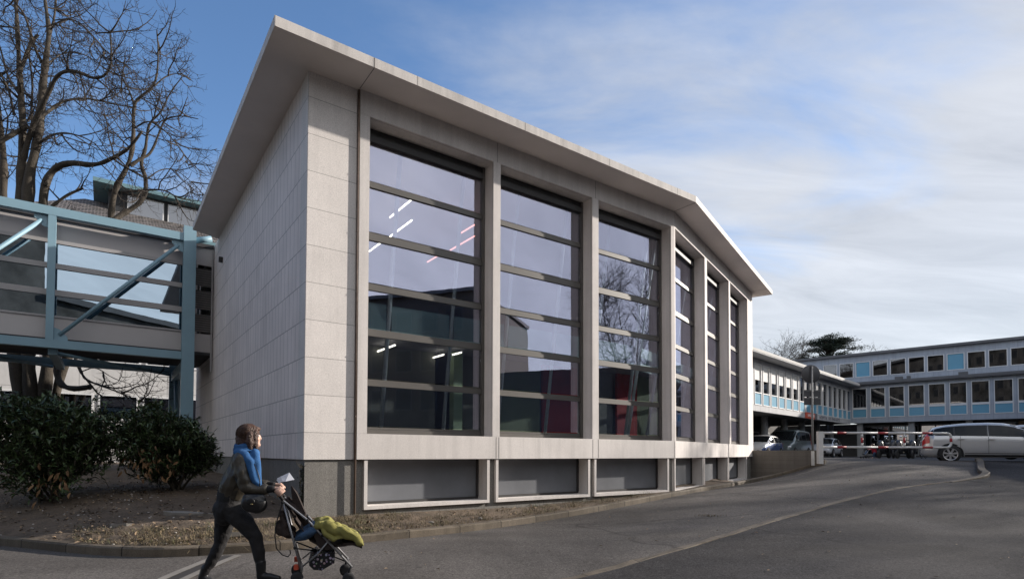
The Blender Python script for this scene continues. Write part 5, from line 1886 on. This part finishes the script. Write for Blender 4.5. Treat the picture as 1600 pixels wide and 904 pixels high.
for x, y, h, s, sd_, th, lab in ((28.5, 12.0, 13.0, 5.2, 101, .2, 'tall many stemmed bare tree across the drive, mirrored in the third window bay'),
                                 (33.0, 25.2, 11.6, 4.6, 102, .2, 'many stemmed bare tree at the edge of the car park, beyond the right side'),
                                 (33.2, 19.0, 10.0, 4.2, 103, .2, 'many stemmed bare tree standing between two similar ones across the drive')):
    vase_tree('bare_tree', lab, x, y, .5, h, s, sd_, (2.4, 3.8, 3.8), 13, th * .5)

block = thing('apartment_block', 'brown rendered apartment block behind the viewer, mirrored in the hospital windows', 'building', (-60, -30, 0))
MB().box(WORLD, -130, 14, -44, -28, -0.5, 27).build('wall', mat('brown_render', (0.10, 0.093, 0.085), 0.7, 0.35, 0.9), block)
MB().box(WORLD, -130.5, 14.5, -44.5, -27.4, 27.002, 27.6).build('roof', m_hdark, block)
for i in range(22):
    for j in range(7):
        w = MB().box(WORLD, -78 + i * 2.9, -76.5 + i * 2.9, -27.998, -27.94, 1.5 + j * 3.5, 3.3 + j * 3.5).build('window', m_under2, block)
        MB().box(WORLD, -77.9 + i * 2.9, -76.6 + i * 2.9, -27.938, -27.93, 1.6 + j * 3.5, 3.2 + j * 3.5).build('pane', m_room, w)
MB().box(WORLD, 14.01, 36, -46, -28, -0.5, 16.2).build('tall_wall', MATS['brown_render'], block)
MB().box(WORLD, 14.6, 36.4, -46.2, -27.5, 16.202, 16.8).build('tall_roof', m_hdark, block)
for i in range(8):
    for j in range(4):
        w = MB().box(WORLD, 15 + i * 2.6, 16.4 + i * 2.6, -27.998, -27.94, 1.8 + j * 3.6, 3.6 + j * 3.6).build('window', m_under2, block)
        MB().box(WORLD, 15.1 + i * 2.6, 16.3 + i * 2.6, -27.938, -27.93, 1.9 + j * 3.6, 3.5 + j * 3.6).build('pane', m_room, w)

# ------------------------------------------------------------------ people and pushchair
m_skin = mat('skin', (0.52, 0.33, 0.25), 0.06, 12, 0.5, spec=0.4)
m_hair = mat('brown_hair', (0.062, 0.029, 0.017), 0.5, 26, 0.45, 0.7, 90, stretch=(1, 1, .12))
m_scarf = mat('blue_wool', (0.024, 0.095, 0.24), 0.14, 9, 0.95, 0.35, 160)
m_jack = mat('olive_jacket', (0.038, 0.032, 0.023), 0.22, 5, 0.42, 0.45, 11, stretch=(1, 1, 2.4))
m_rib = mat('black_rib', (0.010, 0.010, 0.011), 0.1, 9, 0.85, 0.4, 150)
m_trou = mat('black_denim', (0.0125, 0.0115, 0.0125), 0.25, 10, 0.85, 0.6, 22)
m_boot = mat('black_leather', (0.011, 0.011, 0.012), 0.15, 10, 0.42, 0.2, 40)
m_eye = mat('eye_white', (0.7, 0.68, 0.66), 0.02, 3, 0.2)


def capsule(mb, p0, r0, p1, r1, seg=16, flat=None):
    """Tapered capsule as a closed shell; flat=(axis, scale) squashes it."""
    p0, p1 = Vector(p0), Vector(p1)
    d = p1 - p0
    L = d.length
    d = d.normalized() if L > 1e-6 else Vector((0, 0, 1))
    a = d.cross(Vector((0.1, 0.2, 1)) if abs(d.z) < .9 else Vector((1, 0, 0))).normalized()
    b = d.cross(a)
    prof = [(-r0 * math.cos(t), r0 * math.sin(t)) for t in [math.pi / 2 * i / 5 for i in range(6)]] + [(L + r1 * math.sin(t), r1 * math.cos(t)) for t in [math.pi / 2 * i / 5 for i in range(6)]]
    base = len(mb.v)
    mid = (p0 + p1) / 2
    n = 0
    for h, r in prof:
        r = max(r, 1e-4)
        for k in range(seg):
            q = p0 + d * h + (a * math.cos(2 * math.pi * k / seg) + b * math.sin(2 * math.pi * k / seg)) * r
            if flat:
                ax, s = flat
                q = q + ax * ((s - 1) * (q - mid).dot(ax))
            mb.v.append(tuple(q))
        n += 1
    for i in range(n - 1):
        for k in range(seg):
            k2 = (k + 1) % seg
            mb.f.append((base + i * seg + k, base + i * seg + k2, base + (i + 1) * seg + k2, base + (i + 1) * seg + k))
            mb.m.append(0); mb.uv.append([(0, 0)] * 4); mb.sm.append(True)
    mb.f.append(tuple(base + k for k in reversed(range(seg))))
    mb.f.append(tuple(base + (n - 1) * seg + k for k in range(seg)))
    for _ in range(2): mb.m.append(0); mb.uv.append([(0, 0)] * seg); mb.sm.append(True)


def chain(mb, pts, flat=None):
    """pts: [(point, radius), ...]"""
    for (p, r), (q, s) in zip(pts[:-1], pts[1:]): capsule(mb, p, r, q, s, flat=flat)


WS = bpy.data.scenes.new('workshop')       # bare scene used only to melt shells together


def fuse(mb, name, m_, parent, voxel=0.007, smooth=4, dist=None):
    """Melt overlapping shells into one continuous skin."""
    tmp = MB.build(mb, name + '_tmp', m_, None)
    COL.objects.unlink(tmp)
    WS.collection.objects.link(tmp)
    md = tmp.modifiers.new('r', 'REMESH')
    md.mode = 'VOXEL'
    md.voxel_size = voxel
    md.use_smooth_shade = True
    if smooth:
        ms = tmp.modifiers.new('s', 'SMOOTH')
        ms.iterations = smooth
        ms.factor = 0.5
    vl = WS.view_layers[0]
    vl.update()
    me = bpy.data.meshes.new_from_object(tmp.evaluated_get(vl.depsgraph))
    bpy.data.objects.remove(tmp)
    off = OFF.get(parent.name, Vector((0, 0, 0))) if parent else Vector((0, 0, 0))
    me.materials.clear()
    me.materials.append(m_)
    from mathutils import noise as mn
    nv = len(me.vertices)
    co = np.empty(nv * 3, dtype=np.float32)
    no = np.empty(nv * 3, dtype=np.float32)
    me.vertices.foreach_get('co', co)
    me.vertices.foreach_get('normal', no)
    co, no = co.reshape(-1, 3), no.reshape(-1, 3)
    if dist:
        amp, sc = dist
        co = co + no * np.array([amp * mn.noise(Vector(c) * sc) for c in co.tolist()], dtype=np.float32)[:, None]
    me.vertices.foreach_set('co', (co - np.array(off, dtype=np.float32)).ravel())
    me.update()
    me.polygons.foreach_set('use_smooth', [True] * len(me.polygons))
    me.polygons.foreach_set('material_index', [0] * len(me.polygons))
    o = bpy.data.objects.new(name, me)
    COL.objects.link(o)
    if parent:
        o.parent = parent
        OFF[o.name] = off
    return o


Y0 = 6.15
P = lambda x, y, dy=0.0: at(x, y, Y0 + dy)
woman = thing('person', 'woman in blue scarf and dark olive jacket striding to the right behind a pushchair', 'person', (P(372, 900).x, Y0, 0))
F_ = Vector((0.94, 0.34, 0))
SD = Vector((-0.34, 0.94, 0))            # her left, away from the viewer
UP = Vector((0, 0, 1))
HC = P(392, 681)
hp = lambda a, b, c: HC + F_ * a + SD * b + UP * c
b = MB()
b.ball(hp(-.005, 0, .02), (.088, .076, .100), 20, 14, rot=Matrix((F_, SD, UP)).transposed())
capsule(b, hp(.035, 0, -.035), .060, hp(.055, 0, -.085), .040)
capsule(b, hp(.075, 0, -.098), .020, hp(.082, 0, -.095), .018)                # chin
capsule(b, hp(.086, 0, .012), .009, hp(.099, 0, -.028), .0105)                 # nose
capsule(b, hp(.076, -.02, -.064), .010, hp(.076, .02, -.064), .010)           # lips
for s_ in (1, -1):
    capsule(b, hp(.06, .035 * s_, -.03), .028, hp(.05, .045 * s_, -.02), .03)
    b.ball(hp(-.005, .080 * s_, -.012), (.022, .010, .032), 10, 8, rot=Matrix((F_, SD, UP)).transposed())
chain(b, [(hp(-.02, 0, -.06), .055), (P(386, 709), .06), (P(380, 716), .085)])
for s_ in (-1, 1):
    chain(b, [(P(378, 722, .08 * s_), .085), (P(371, 745, .07 * s_), .105), (P(362, 768, .07 * s_), .105), (P(357, 793, .08 * s_), .115)])
WR, WL = P(427, 763, -.20), P(428, 757, .17)
chain(b, [(P(376, 718, -.17), .058), (P(385, 761, -.22), .046), (WR, .026)])
chain(b, [(P(385, 716, .15), .058), (P(398, 757, .20), .046), (WL, .026)])
chain(b, [(P(360, 795, -.09), .095), (P(400, 838, -.10), .056), (P(404, 862, -.10), .048), (P(407, 890, -.10), .034)])
chain(b, [(P(352, 800, .09), .093), (P(345, 848, .10), .056), (P(333, 872, .10), .048), (P(321, 891, .10), .032)])
# hands closed round the two grips
GA = (P(442, 776, -.20) - P(429, 764, -.20)).normalized()                     # run of the grip
for W_, hc, s_ in ((WR, P(436, 767.5, -.20), -1), (WL, P(437, 762, .17), 1)):
    n_ = GA.cross(SD).normalized()
    if n_.z < 0: n_ = -n_
    capsule(b, W_, .025, hc + n_ * .035 - GA * .01, .027, flat=(n_, .8))
    capsule(b, hc + n_ * .036 - GA * .025, .019, hc + n_ * .036 + GA * .028, .018)
    for k, (ln, rr) in enumerate(((.95, .0085), (1.05, .009), (1.0, .009), (.85, .0078))):
        c = hc + GA * (.033 - .021 * k)
        R_ = .031 + (.001 if k in (1, 2) else 0)
        th0, th1 = rad(15), rad(200 * ln)
        pts = []
        for i in range(6):
            th = th0 + (th1 - th0) * i / 5
            pts.append((c + n_ * R_ * math.cos(th) + SD * (s_ * R_ * math.sin(th)), rr * (1 - .05 * i)))
        chain(b, pts)
    c = hc + GA * .038
    chain(b, [(hc + n_ * .03 - SD * s_ * .018 + GA * .008, .0125), (c + n_ * .012 - SD * s_ * .032, .0105), (c - n_ * .012 - SD * s_ * .026 + GA * .018, .009)])
fuse(b, 'body', m_skin, woman, 0.0062, 2)
for s_ in (1, -1):
    e = MB()
    e.ball(hp(.079, .031 * s_, .004), .0115, 10, 8)
    e.build('eye', m_eye, woman)
h = MB()
RH = Matrix((F_, SD, UP)).transposed()
h.ball(hp(-.022, 0, .028), (.110, .106, .108), 20, 14, rot=RH)
h.ball(hp(-.055, 0, -.035), (.098, .112, .100), 20, 14, rot=RH)
h.ball(hp(-.062, 0, -.085), (.085, .105, .060), 18, 12, rot=RH)
for s_ in (1, -1):
    chain(h, [(hp(.045, .078 * s_, .05), .030), (hp(.050, .094 * s_, -.01), .033), (hp(.048, .096 * s_, -.08), .032), (hp(.062, .085 * s_, -.128), .018)])
    chain(h, [(hp(.0, .09 * s_, .02), .045), (hp(.0, .105 * s_, -.05), .045), (hp(.005, .10 * s_, -.12), .03)])
chain(h, [(hp(.062, -.05, .078), .026), (hp(.074, 0, .078), .024), (hp(.062, .05, .078), .026)])
fuse(h, 'hair', m_hair, woman, 0.0065, 3, (0.006, 45))
rng = random.Random(31)
st_ = MB()
for k in range(620):                                          # loose strands falling from the parting over the shell
    az = rng.uniform(-2.55, 2.55)                             # 0 = back of the head, the face stays free
    if abs(az) > 2.1 and rng.random() < .5: continue
    ca, sa = -math.cos(az), math.sin(az)
    top = rng.uniform(.0, .5)
    pts = []
    for i in range(7):
        f = i / 6
        el = 1.35 - top * .6 - f * 1.75
        rr_ = 1.04 + rng.gauss(0, .006) + .05 * math.sin(f * 3)
        a_ = ca * .112 * math.cos(max(el, -.25)) * rr_ - .024
        b_ = sa * .114 * math.cos(max(el, -.25)) * rr_
        c_ = .028 + .112 * math.sin(el) if el > -.25 else .028 - .028 + .112 * (el + .0) * .78
        if f > .85: a_, b_ = a_ * .93, b_ * .93
        pts.append(hp(a_ + rng.gauss(0, .002), b_ + rng.gauss(0, .002), c_ - (.02 * rng.random() if f == 1 else 0)))
    st_.tube(pts, [.0022, .003, .003, .003, .0028, .0022, .001], 3, caps=False)
st_.build('hair_strands', m_hair, woman)
t_ = MB()
chain(t_, [(P(404, 712, -.1), .02), (P(405, 720, -.12), .014), (P(407, 726, -.12), .006)])
fuse(t_, 'hair', m_hair, woman, 0.004, 1)
j = MB()
for s_ in (-1, 1):
    chain(j, [(P(382, 716, .07 * s_), .118), (P(376, 738, .075 * s_), .142), (P(366, 760, .075 * s_), .148), (P(363, 768, .075 * s_), .138)])
capsule(j, P(377, 716, -.15), .078, P(384, 714, .15), .078)
chain(j, [(P(377, 719, -.175), .083), (P(380, 742, -.215), .079), (P(386, 760, -.225), .076), (P(400, 764, -.215), .068), (P(413, 764, -.205), .056)])
chain(j, [(P(385, 717, .15), .082), (P(397, 755, .20), .073), (P(416, 757, .185), .055)])
fuse(j, 'jacket', m_jack, woman, 0.0075, 5, (0.012, 13))
r_ = MB()
for s_ in (-1, 1): chain(r_, [(P(361.5, 768, .072 * s_), .134), (P(359.5, 777, .072 * s_), .132)])
fuse(r_, 'jacket_hem', m_rib, woman, 0.0075, 3)
for w0_, w1_ in ((P(411, 764, -.205), WR), (P(414, 757.5, .185), WL)):
    c_ = MB()
    capsule(c_, w0_, .047, w1_ - F_ * .008, .037)
    fuse(c_, 'cuff', m_rib, woman, 0.006, 2)
q = MB()
for s_ in (-1, 1):
    chain(q, [(P(360, 776, .07 * s_), .122), (P(357, 794, .075 * s_), .138)])
    capsule(q, P(349, 795, .075 * s_), .110, P(351, 806, .08 * s_), .100)
chain(q, [(P(362, 797, -.09), .118), (P(383, 817, -.10), .098), (P(399, 838, -.10), .071), (P(404, 860, -.10), .064), (P(407, 884, -.10), .047)])
chain(q, [(P(353, 802, .09), .115), (P(349, 826, .10), .093), (P(344, 849, .10), .068), (P(333, 872, .10), .061), (P(321, 891, .10), .045)])
fuse(q, 'trousers', m_trou, woman, 0.0075, 4, (0.006, 17))
for pts in ([(P(407.5, 878, -.10), .054), (P(408, 892, -.10), .048), (P(408, 899, -.10), .047)], [(P(322, 887, .10), .052), (P(317.5, 899, .10), .046), (P(316, 903, .10), .043)]):
    k_ = MB()
    chain(k_, pts)
    near = pts[0][0].y < Y0
    if near:
        chain(k_, [(P(408, 899.5, -.10), .046), (P(422, 900.5, -.10), .042), (P(435, 902.5, -.11), .030)], flat=None)
        k_.box(WORLD, P(403, 900, -.1).x, P(437, 900, -.1).x, Y0 - .14, Y0 - .065, 0.002, 0.028)
    else:
        chain(k_, [(P(317, 899, .10), .046), (P(324, 906, .10), .047), (P(333, 911, .10), .036)])
    fuse(k_, 'boot', m_boot, woman, 0.0062, 2)
s = MB()
ring = []
for i in range(17):
    a = 2 * math.pi * i / 16
    ring.append((P(385, 704) + F_ * (.090 * math.cos(a)) + SD * (.105 * math.sin(a)) + UP * (-.022 * math.cos(a)), .044 + .008 * math.sin(3 * a)))
chain(s, ring)
ring2 = [(p + UP * (.035 + .012 * math.cos(i)) - F_ * .005, .034) for i, (p, r) in enumerate(ring)]
chain(s, ring2)
chain(s, [(P(372, 706, -.12), .046), (P(383, 711, -.175), .048), (P(391, 722, -.21), .045), (P(395, 740, -.22), .042), (P(399, 752, -.23), .036), (P(405, 758, -.23), .03)])
chain(s, [(P(398, 706, -.12), .042), (P(401, 722, -.18), .040), (P(403, 740, -.20), .036), (P(404, 755, -.21), .032)])
fuse(s, 'scarf', m_scarf, woman, 0.0075, 3, (0.010, 13))

m_bag = mat('black_bag_leather', (0.012, 0.012, 0.013), 0.1, 8, 0.35, 0.15, 60)
m_gold = mat('brass', (0.55, 0.42, 0.20), 0.05, 8, 0.3, metal=0.9)
bag = thing('shoulder_bag', 'small round bottomed black shoulder bag hanging at the walking woman\'s hip', 'bag', P(398, 800, -.27))
q = MB()
capsule(q, P(391, 786, -.27), .088, P(402, 787, -.27), .098, flat=(SD, .55))
capsule(q, P(387, 779, -.27), .055, P(408, 779, -.27), .05, flat=(SD, .55))
fuse(q, 'bag_body', m_bag, bag, 0.006, 3)
q = MB()
q.ball(P(391, 783, -.325), (.045, .008, .036), 14, 8)
q.build('flap', m_boot, bag)
MB().ball(P(393, 787, -.336), (.014, .006, .006), 10, 6).build('clasp', m_gold, bag)
q = MB()
q.tube([P(404, 775, -.24), P(406, 762, -.25), P(406, 750, -.255), P(403, 738, -.25), P(397, 724, -.25)], .005, 6)
q.tube([P(388, 776, -.24), P(372, 757, -.24), P(366, 740, -.2)], .007, 6)
q.build('strap', m_bag, bag)
m_paper = mat('white_paper', (0.62, 0.63, 0.68), 0.06, 14, 0.8)
pp = MB()
pts = [P(433, 746.5, .06), P(452, 737.5, .10), P(460, 748.5, .09), P(446, 751.5, .04), P(436, 752.5, .03)]
pp.face(pts)
pp.face([p - Vector((.0, -.004, .002)) for p in reversed(pts)])
pp.face([P(432, 749, .02), P(439, 743, .03), P(441, 751, .01), P(436, 755, 0)])
tag(pp.build('paper_sheet', m_paper, off=P(446, 745, .06)), 'folded white paper held up at the pushchair handles', 'paper')

# pushchair
m_tubem = mat('grey_tube', (0.27, 0.27, 0.28), 0.06, 6, 0.38, metal=0.6)
m_brownf = mat('brown_fabric', (0.026, 0.017, 0.014), 0.2, 7, 0.9, 0.4, 50)
m_bluef = mat('blue_fabric', (0.035, 0.075, 0.14), 0.25, 6, 0.9, 0.5, 24)
m_oliv = mat('olive_blanket', (0.22, 0.20, 0.055), 0.16, 10, 0.97, 0.3, 150)
m_foam = mat('black_foam', (0.014, 0.014, 0.015), 0.1, 6, 0.8)
m_dots, t2, b2 = base_mat('dotted_fabric')
c2 = N(t2, 'ShaderNodeTexCoord')
v2 = N(t2, 'ShaderNodeTexVoronoi')
v2.inputs['Scale'].default_value = 30
t2.links.new(c2.outputs['Object'], v2.inputs['Vector'])
hs2 = N(t2, 'ShaderNodeHueSaturation')
hs2.inputs['Saturation'].default_value = 0.45
hs2.inputs['Value'].default_value = 0.5
t2.links.new(v2.outputs['Color'], hs2.inputs['Color'])
t2.links.new(mixrgb(t2, ramp01(t2, v2.outputs['Distance'], .34, .42, 1, 0), (0.012, 0.012, 0.014), hs2.outputs[0]), b2.inputs['Base Color'])
b2.inputs['Roughness'].default_value = .85
YN = 5.95
Q = lambda x, y: at(x, y, YN)
AX = Vector((-0.16, 0.43, 0))
pc = thing('pushchair', 'folding umbrella pushchair with brown seat, grey tubes and small twin wheels', 'pushchair', (Q(505, 900).x, Y0, 0))
for o in (Vector((0, 0, 0)), AX):
    q = MB()
    q.tube([Q(436, 774) + o, Q(442, 781) + o, Q(482, 813) + o, Q(550, 885) + o], .0115, 10)
    q.build('main_tube', m_tubem, pc)
    q = MB()
    q.tube([Q(427.5, 767) + o, Q(431, 767) + o, Q(437, 773.5) + o, Q(443, 781) + o], .0175, 10)
    q.build('hand_grip', m_foam, pc)
    q = MB()
    q.tube([Q(442.5, 784) + o, Q(471.5, 893) + o], .0115, 10)
    q.build('rear_leg', m_tubem, pc)
    q = MB()
    q.tube([Q(473, 884) + o, Q(497, 864) + o, Q(512, 846) + o], .009, 8)
    q.build('side_strut', m_tubem, pc)
    for (x, y) in ((442, 784), (481, 812), (504, 836), (461, 855)):
        MB().ball(Q(x, y) + o - Vector((0, .006, 0)), .017, 8, 6).build('joint', m_foam, pc)
    for x, y, r in ((545, 896, .063), (464, 903, .064)):
        for dd_ in (-.022, .022):
            c = Q(x, y) + o + AX.normalized() * dd_
            c.z = r
            w = MB()
            ax_ = AX.normalized()
            fr_w = Frame(c, Vector((ax_.y, -ax_.x, 0)), ax_)
            m2 = MB()
            m2.lathe([(r * .55, -.014), (r * .93, -.014), (r, -.008), (r, .008), (r * .93, .014), (r * .55, .014)], (0, 0, 0), 'y', 22)
            m2.v = [tuple(fr_w(p[0], p[1], c.z + p[2])) for p in m2.v]
            ty = m2.build('wheel', m_tyre, pc)
            m3 = MB()
            m3.lathe([(.001, -.011), (r * .58, -.010), (r * .58, .010), (.001, .011)], (0, 0, 0), 'y', 16)
            m3.v = [tuple(fr_w(p[0], p[1], c.z + p[2])) for p in m3.v]
            m3.build('hub', m_tubem, ty)
    q = MB()
    q.tube([Q(550, 884) + o, Q(546, 889) + o, Q(545, 896) + o], .013, 8)
    q.build('front_fork', m_foam, pc)
    q = MB()
    q.tube([Q(471, 892) + o, Q(466, 899) + o], .013, 8)
    q.build('rear_fork', m_foam, pc)
    MB().box(Frame(Q(463, 886) + o, Vector((1, 0, 0)), Vector((0, 1, 0))), -.02, .02, -.02, .02, Q(463, 889).z, Q(463, 881).z).build('brake_lever', m_redsign, pc)
for a, b_ in (((472, 890), (472, 890)), ((548, 883), (548, 883)), ((461, 855), (461, 855)), ((497, 864), (497, 864))):
    q = MB()
    q.tube([Q(*a), Q(*b_) + AX], .0085, 8)
    q.build('cross_tube', m_tubem, pc)
for a, b_ in (((462, 856), (540, 876)), ((540, 876), (462, 856))):
    q = MB()
    q.tube([Q(*a), Q(*b_) + AX], .008, 6)
    q.build('folding_strut', m_foam, pc)


def sling(name, prof, m_, inset, thick, sag=0.0):
    """Cloth hung between the two sides along a side profile."""
    q = MB()
    e = AX.normalized() * inset
    n = 6
    G_ = []
    for (x, y) in prof:
        a, b_ = Q(x, y) + e, Q(x, y) + AX - e
        G_.append([a.lerp(b_, k / n) - Vector((0, 0, sag * math.sin(math.pi * k / n))) for k in range(n + 1)])
    dn = Vector((0, 0, -thick))
    for i in range(len(prof) - 1):
        for k in range(n):
            f = [G_[i][k], G_[i][k + 1], G_[i + 1][k + 1], G_[i + 1][k]]
            q.face(f, smooth=True)
            q.face([p + dn for p in reversed(f)], smooth=True)
    for i in range(len(prof) - 1):
        for k in (0, n):
            q.face([G_[i][k], G_[i + 1][k], G_[i + 1][k] + dn, G_[i][k] + dn])
    for i in (0, len(prof) - 1):
        for k in range(n): q.face([G_[i][k], G_[i][k + 1], G_[i][k + 1] + dn, G_[i][k] + dn])
    return q.build(name, m_, pc)


def bag_prism(name, poly, m_, inset, parent=pc):
    q = MB()
    e = AX.normalized() * inset
    a = [Q(*p) + e for p in poly]
    b_ = [Q(*p) + AX - e for p in poly]
    q.face(a)
    q.face(list(reversed(b_)))
    for i in range(len(poly)): q.face([a[i], b_[i], b_[(i + 1) % len(poly)], a[(i + 1) % len(poly)]])
    return q.build(name, m_, parent)


sling('seat', [(445, 785), (455, 800), (470, 822), (484, 842), (500, 851), (522, 852), (542, 850)], m_brownf, .02, .02, .02)
sling('leg_rest', [(536, 848), (552, 847), (566, 852)], m_brownf, .01, .03)
for e_ in (.008, None):
    q = MB()
    o = AX.normalized() * e_ if e_ else AX - AX.normalized() * .008
    poly = [(484, 816), (506, 838), (524, 856), (510, 859), (498, 855), (492, 840), (486, 826)] if e_ else [(446, 784), (482, 814), (506, 838), (524, 856), (505, 858), (480, 850), (460, 824)]
    a = [Q(*p) + o for p in poly]
    q.face(a)
    q.face([p + AX.normalized() * .012 for p in reversed(a)])
    for i in range(7): q.face([a[i], a[(i + 1) % 7], a[(i + 1) % 7] + AX.normalized() * .012, a[i] + AX.normalized() * .012])
    q.build('seat_side', m_brownf, pc)
q = MB()
for o in (AX * .12, AX * .5, AX * .88): chain(q, [(Q(437, 826) + o, .055), (Q(448, 832) + o, .06), (Q(455, 836) + o, .045)])
for o in (AX * .1, AX * .9): capsule(q, Q(440, 806) + o, .03, Q(446, 822) + o, .05)
capsule(q, Q(438, 830) + AX * .1, .05, Q(438, 830) + AX * .9, .05)
capsule(q, Q(450, 834) + AX * .1, .05, Q(450, 834) + AX * .9, .05)
fuse(q, 'back_pouch', m_brownf, pc, .009, 4, (.012, 20))
q = MB()
for k in range(5):
    o = AX * (.08 + .21 * k)
    chain(q, [(Q(449, 782) + o, .016), (Q(462, 795) + o, .026), (Q(476, 806) + o, .014)])
for k in range(4):
    o0, o1 = AX * (.08 + .21 * k), AX * (.08 + .21 * (k + 1))
    for p_ in ((449, 782), (462, 795), (476, 806)): capsule(q, Q(*p_) + o0, .018, Q(*p_) + o1, .018)
fuse(q, 'folded_hood', m_brownf, pc, .008, 3, (.008, 25))
q = MB()
a = [Q(456, 759) + AX * .12, Q(464, 772) + AX * .1, Q(478, 803) + AX * .06, Q(468, 797) + AX * .08, Q(457, 785) + AX * .1]
b_ = [p + AX * .75 + (Vector((-.02, 0, -.03)) if i == 0 else Vector((0, 0, 0))) for i, p in enumerate(a)]
q.face(a); q.face(list(reversed(b_)))
for i in range(5): q.face([a[i], b_[i], b_[(i + 1) % 5], a[(i + 1) % 5]])
q.build('hood_peak', m_brownf, pc)
bag_prism('basket', [(483, 884), (488, 867), (524, 863), (523, 880), (503, 892), (490, 891)], m_dots, .05)
q = MB()
q.tube([Q(441, 786), Q(433, 812), Q(429.5, 836), Q(432, 856), Q(441, 866), Q(450, 869), Q(454, 864), Q(453, 858)], .006, 6)
q.build('hanging_strap', m_foam, pc)
cu = MB()
for k in (.06, .35, .65, .9): chain(cu, [(Q(464, 841) + AX * k, .028), (Q(478, 836) + AX * k, .05), (Q(492, 827) + AX * k, .046)])
capsule(cu, Q(478, 836) + AX * .06, .05, Q(478, 836) + AX * .9, .05)
capsule(cu, Q(492, 827) + AX * .06, .045, Q(492, 827) + AX * .9, .045)
cs = thing('cushion', 'soft mid blue cushion lying in the pushchair seat', 'cushion', Q(480, 845) + AX * .5)
fuse(cu, 'cushion_body', m_bluef, cs, .008, 4, (.014, 16))
bl_ = MB()
for k in (.02, .25, .5, .75, .98):
    o = AX * k
    wv_ = .012 * math.sin(k * 9)
    chain(bl_, [(Q(497, 822) + o + UP * wv_, .036), (Q(510, 821) + o + UP * wv_, .050), (Q(527, 829) + o - UP * wv_, .052), (Q(545, 836) + o, .046), (Q(558, 841) + o, .042), (Q(565, 849) + o, .030)])
for k in (.02, .25, .5, .75):
    for p_, r_ in (((503, 821), .042), ((515, 823), .05), ((530, 830), .05), ((545, 836), .046), ((558, 841), .04)): capsule(bl_, Q(*p_) + AX * k, r_, Q(*p_) + AX * (k + .24), r_)
chain(bl_, [(Q(500, 816) - AX * .02, .022), (Q(507, 832) - AX * .04, .026), (Q(522, 842) - AX * .05, .025), (Q(534, 838) - AX * .03, .02)])
chain(bl_, [(Q(512, 817) + AX * .1, .02), (Q(533, 825) - AX * .02, .02), (Q(556, 838) - AX * .03, .018), (Q(567, 850) - AX * .01, .016)])
chain(bl_, [(Q(504, 816) + AX * .3, .022), (Q(514, 812) + AX * .3, .026), (Q(518, 818) + AX * .5, .02)])
bk = thing('blanket', 'crumpled olive green blanket heaped on the pushchair leg rest', 'blanket', Q(530, 850) + AX * .5)
fuse(bl_, 'blanket_cloth', m_oliv, bk, .0075, 2, (.018, 13))

# toddler in red by the scooters
YT = 32.6
tp = lambda x, y, dy=0.0: at(x, y, YT + dy)
tz = LOT_Z
tb = tp(1365, 715)
kid = thing('person', 'toddler in a red jacket bending over a small grey buggy near the scooters', 'person', (tb.x, YT, tz))
X = lambda a, z, dy=0.0: Vector((tb.x + a, YT + dy, tz + z))
b = MB()
b.ball(X(-.06, .74), (.085, .08, .10), 14, 10)
chain(b, [(X(-.05, .68), .045), (X(.0, .58), .09), (X(.06, .40), .095)])
for s_ in (-1, 1):
    chain(b, [(X(.0, .60, .09 * s_), .04), (X(-.12, .54, .12 * s_), .034), (X(-.26, .52, .10 * s_), .024)])
    for k in range(5): chain(b, [(X(-.26, .52, .10 * s_), .016), (X(-.30, .525 - .008 * k, (.10 + .012 * (k - 2)) * s_), .007), (X(-.315, .505 - .008 * k, (.10 + .012 * (k - 2)) * s_), .006)])
chain(b, [(X(.06, .38, -.06), .07), (X(-.02, .20, -.07), .05), (X(-.06, .05, -.07), .035), (X(-.12, .03, -.07), .03)])
chain(b, [(X(.07, .38, .06), .07), (X(.14, .21, .07), .05), (X(.22, .06, .07), .035), (X(.17, .035, .07), .03)])
fuse(b, 'body', m_skin, kid, .011, 2)
m_redj = mat('red_jacket', (0.42, 0.025, 0.045), 0.1, 6, 0.7)
b = MB()
for s_ in (-1, 1):
    chain(b, [(X(.0, .58, .04 * s_), .095), (X(.05, .42, .045 * s_), .105), (X(.07, .34, .045 * s_), .10)])
    chain(b, [(X(.0, .60, .10 * s_), .055), (X(-.12, .545, .12 * s_), .046), (X(-.22, .525, .10 * s_), .038)])
fuse(b, 'jacket', m_redj, kid, .012, 2)
b = MB()
chain(b, [(X(.06, .36, -.06), .085), (X(-.02, .20, -.07), .062), (X(-.05, .08, -.07), .05)])
chain(b, [(X(.07, .36, .06), .085), (X(.14, .21, .07), .062), (X(.20, .09, .07), .05)])
fuse(b, 'trousers', m_bluef, kid, .012, 2)
b = MB()
b.ball(X(-.045, .765), (.098, .092, .092), 14, 10)
b.ball(X(-.02, .72), (.075, .088, .07), 14, 10)
fuse(b, 'hair', m_hair, kid, .012, 1)
bg_ = thing('toy_buggy', 'small grey buggy on thin legs pushed by the toddler in red', 'buggy', (tb.x - .42, YT, tz))
for s_ in (-1, 1):
    q = MB()
    q.tube([X(-.28, .52, .10 * s_), X(-.66, .06, .10 * s_)], .012, 6)
    q.build('main_tube', m_tubem, bg_)
    q = MB()
    q.tube([X(-.40, .38, .10 * s_), X(-.36, .06, .10 * s_)], .012, 6)
    q.build('rear_leg', m_tubem, bg_)
    for a in (-.66, -.36):
        MB().lathe([(.02, -.015), (.055, -.015), (.055, .015), (.02, .015)], X(a, .056, .12 * s_), 'y', 14).build('wheel', m_tyre, bg_)
q = MB()
q.face([X(-.36, .42, -.1), X(-.36, .42, .1), X(-.50, .20, .1), X(-.50, .20, -.1)])
q.face([X(-.50, .20, -.1), X(-.50, .20, .1), X(-.68, .26, .1), X(-.68, .26, -.1)])
q.build('seat', m_bluef, bg_)

bpy.data.scenes.remove(WS)
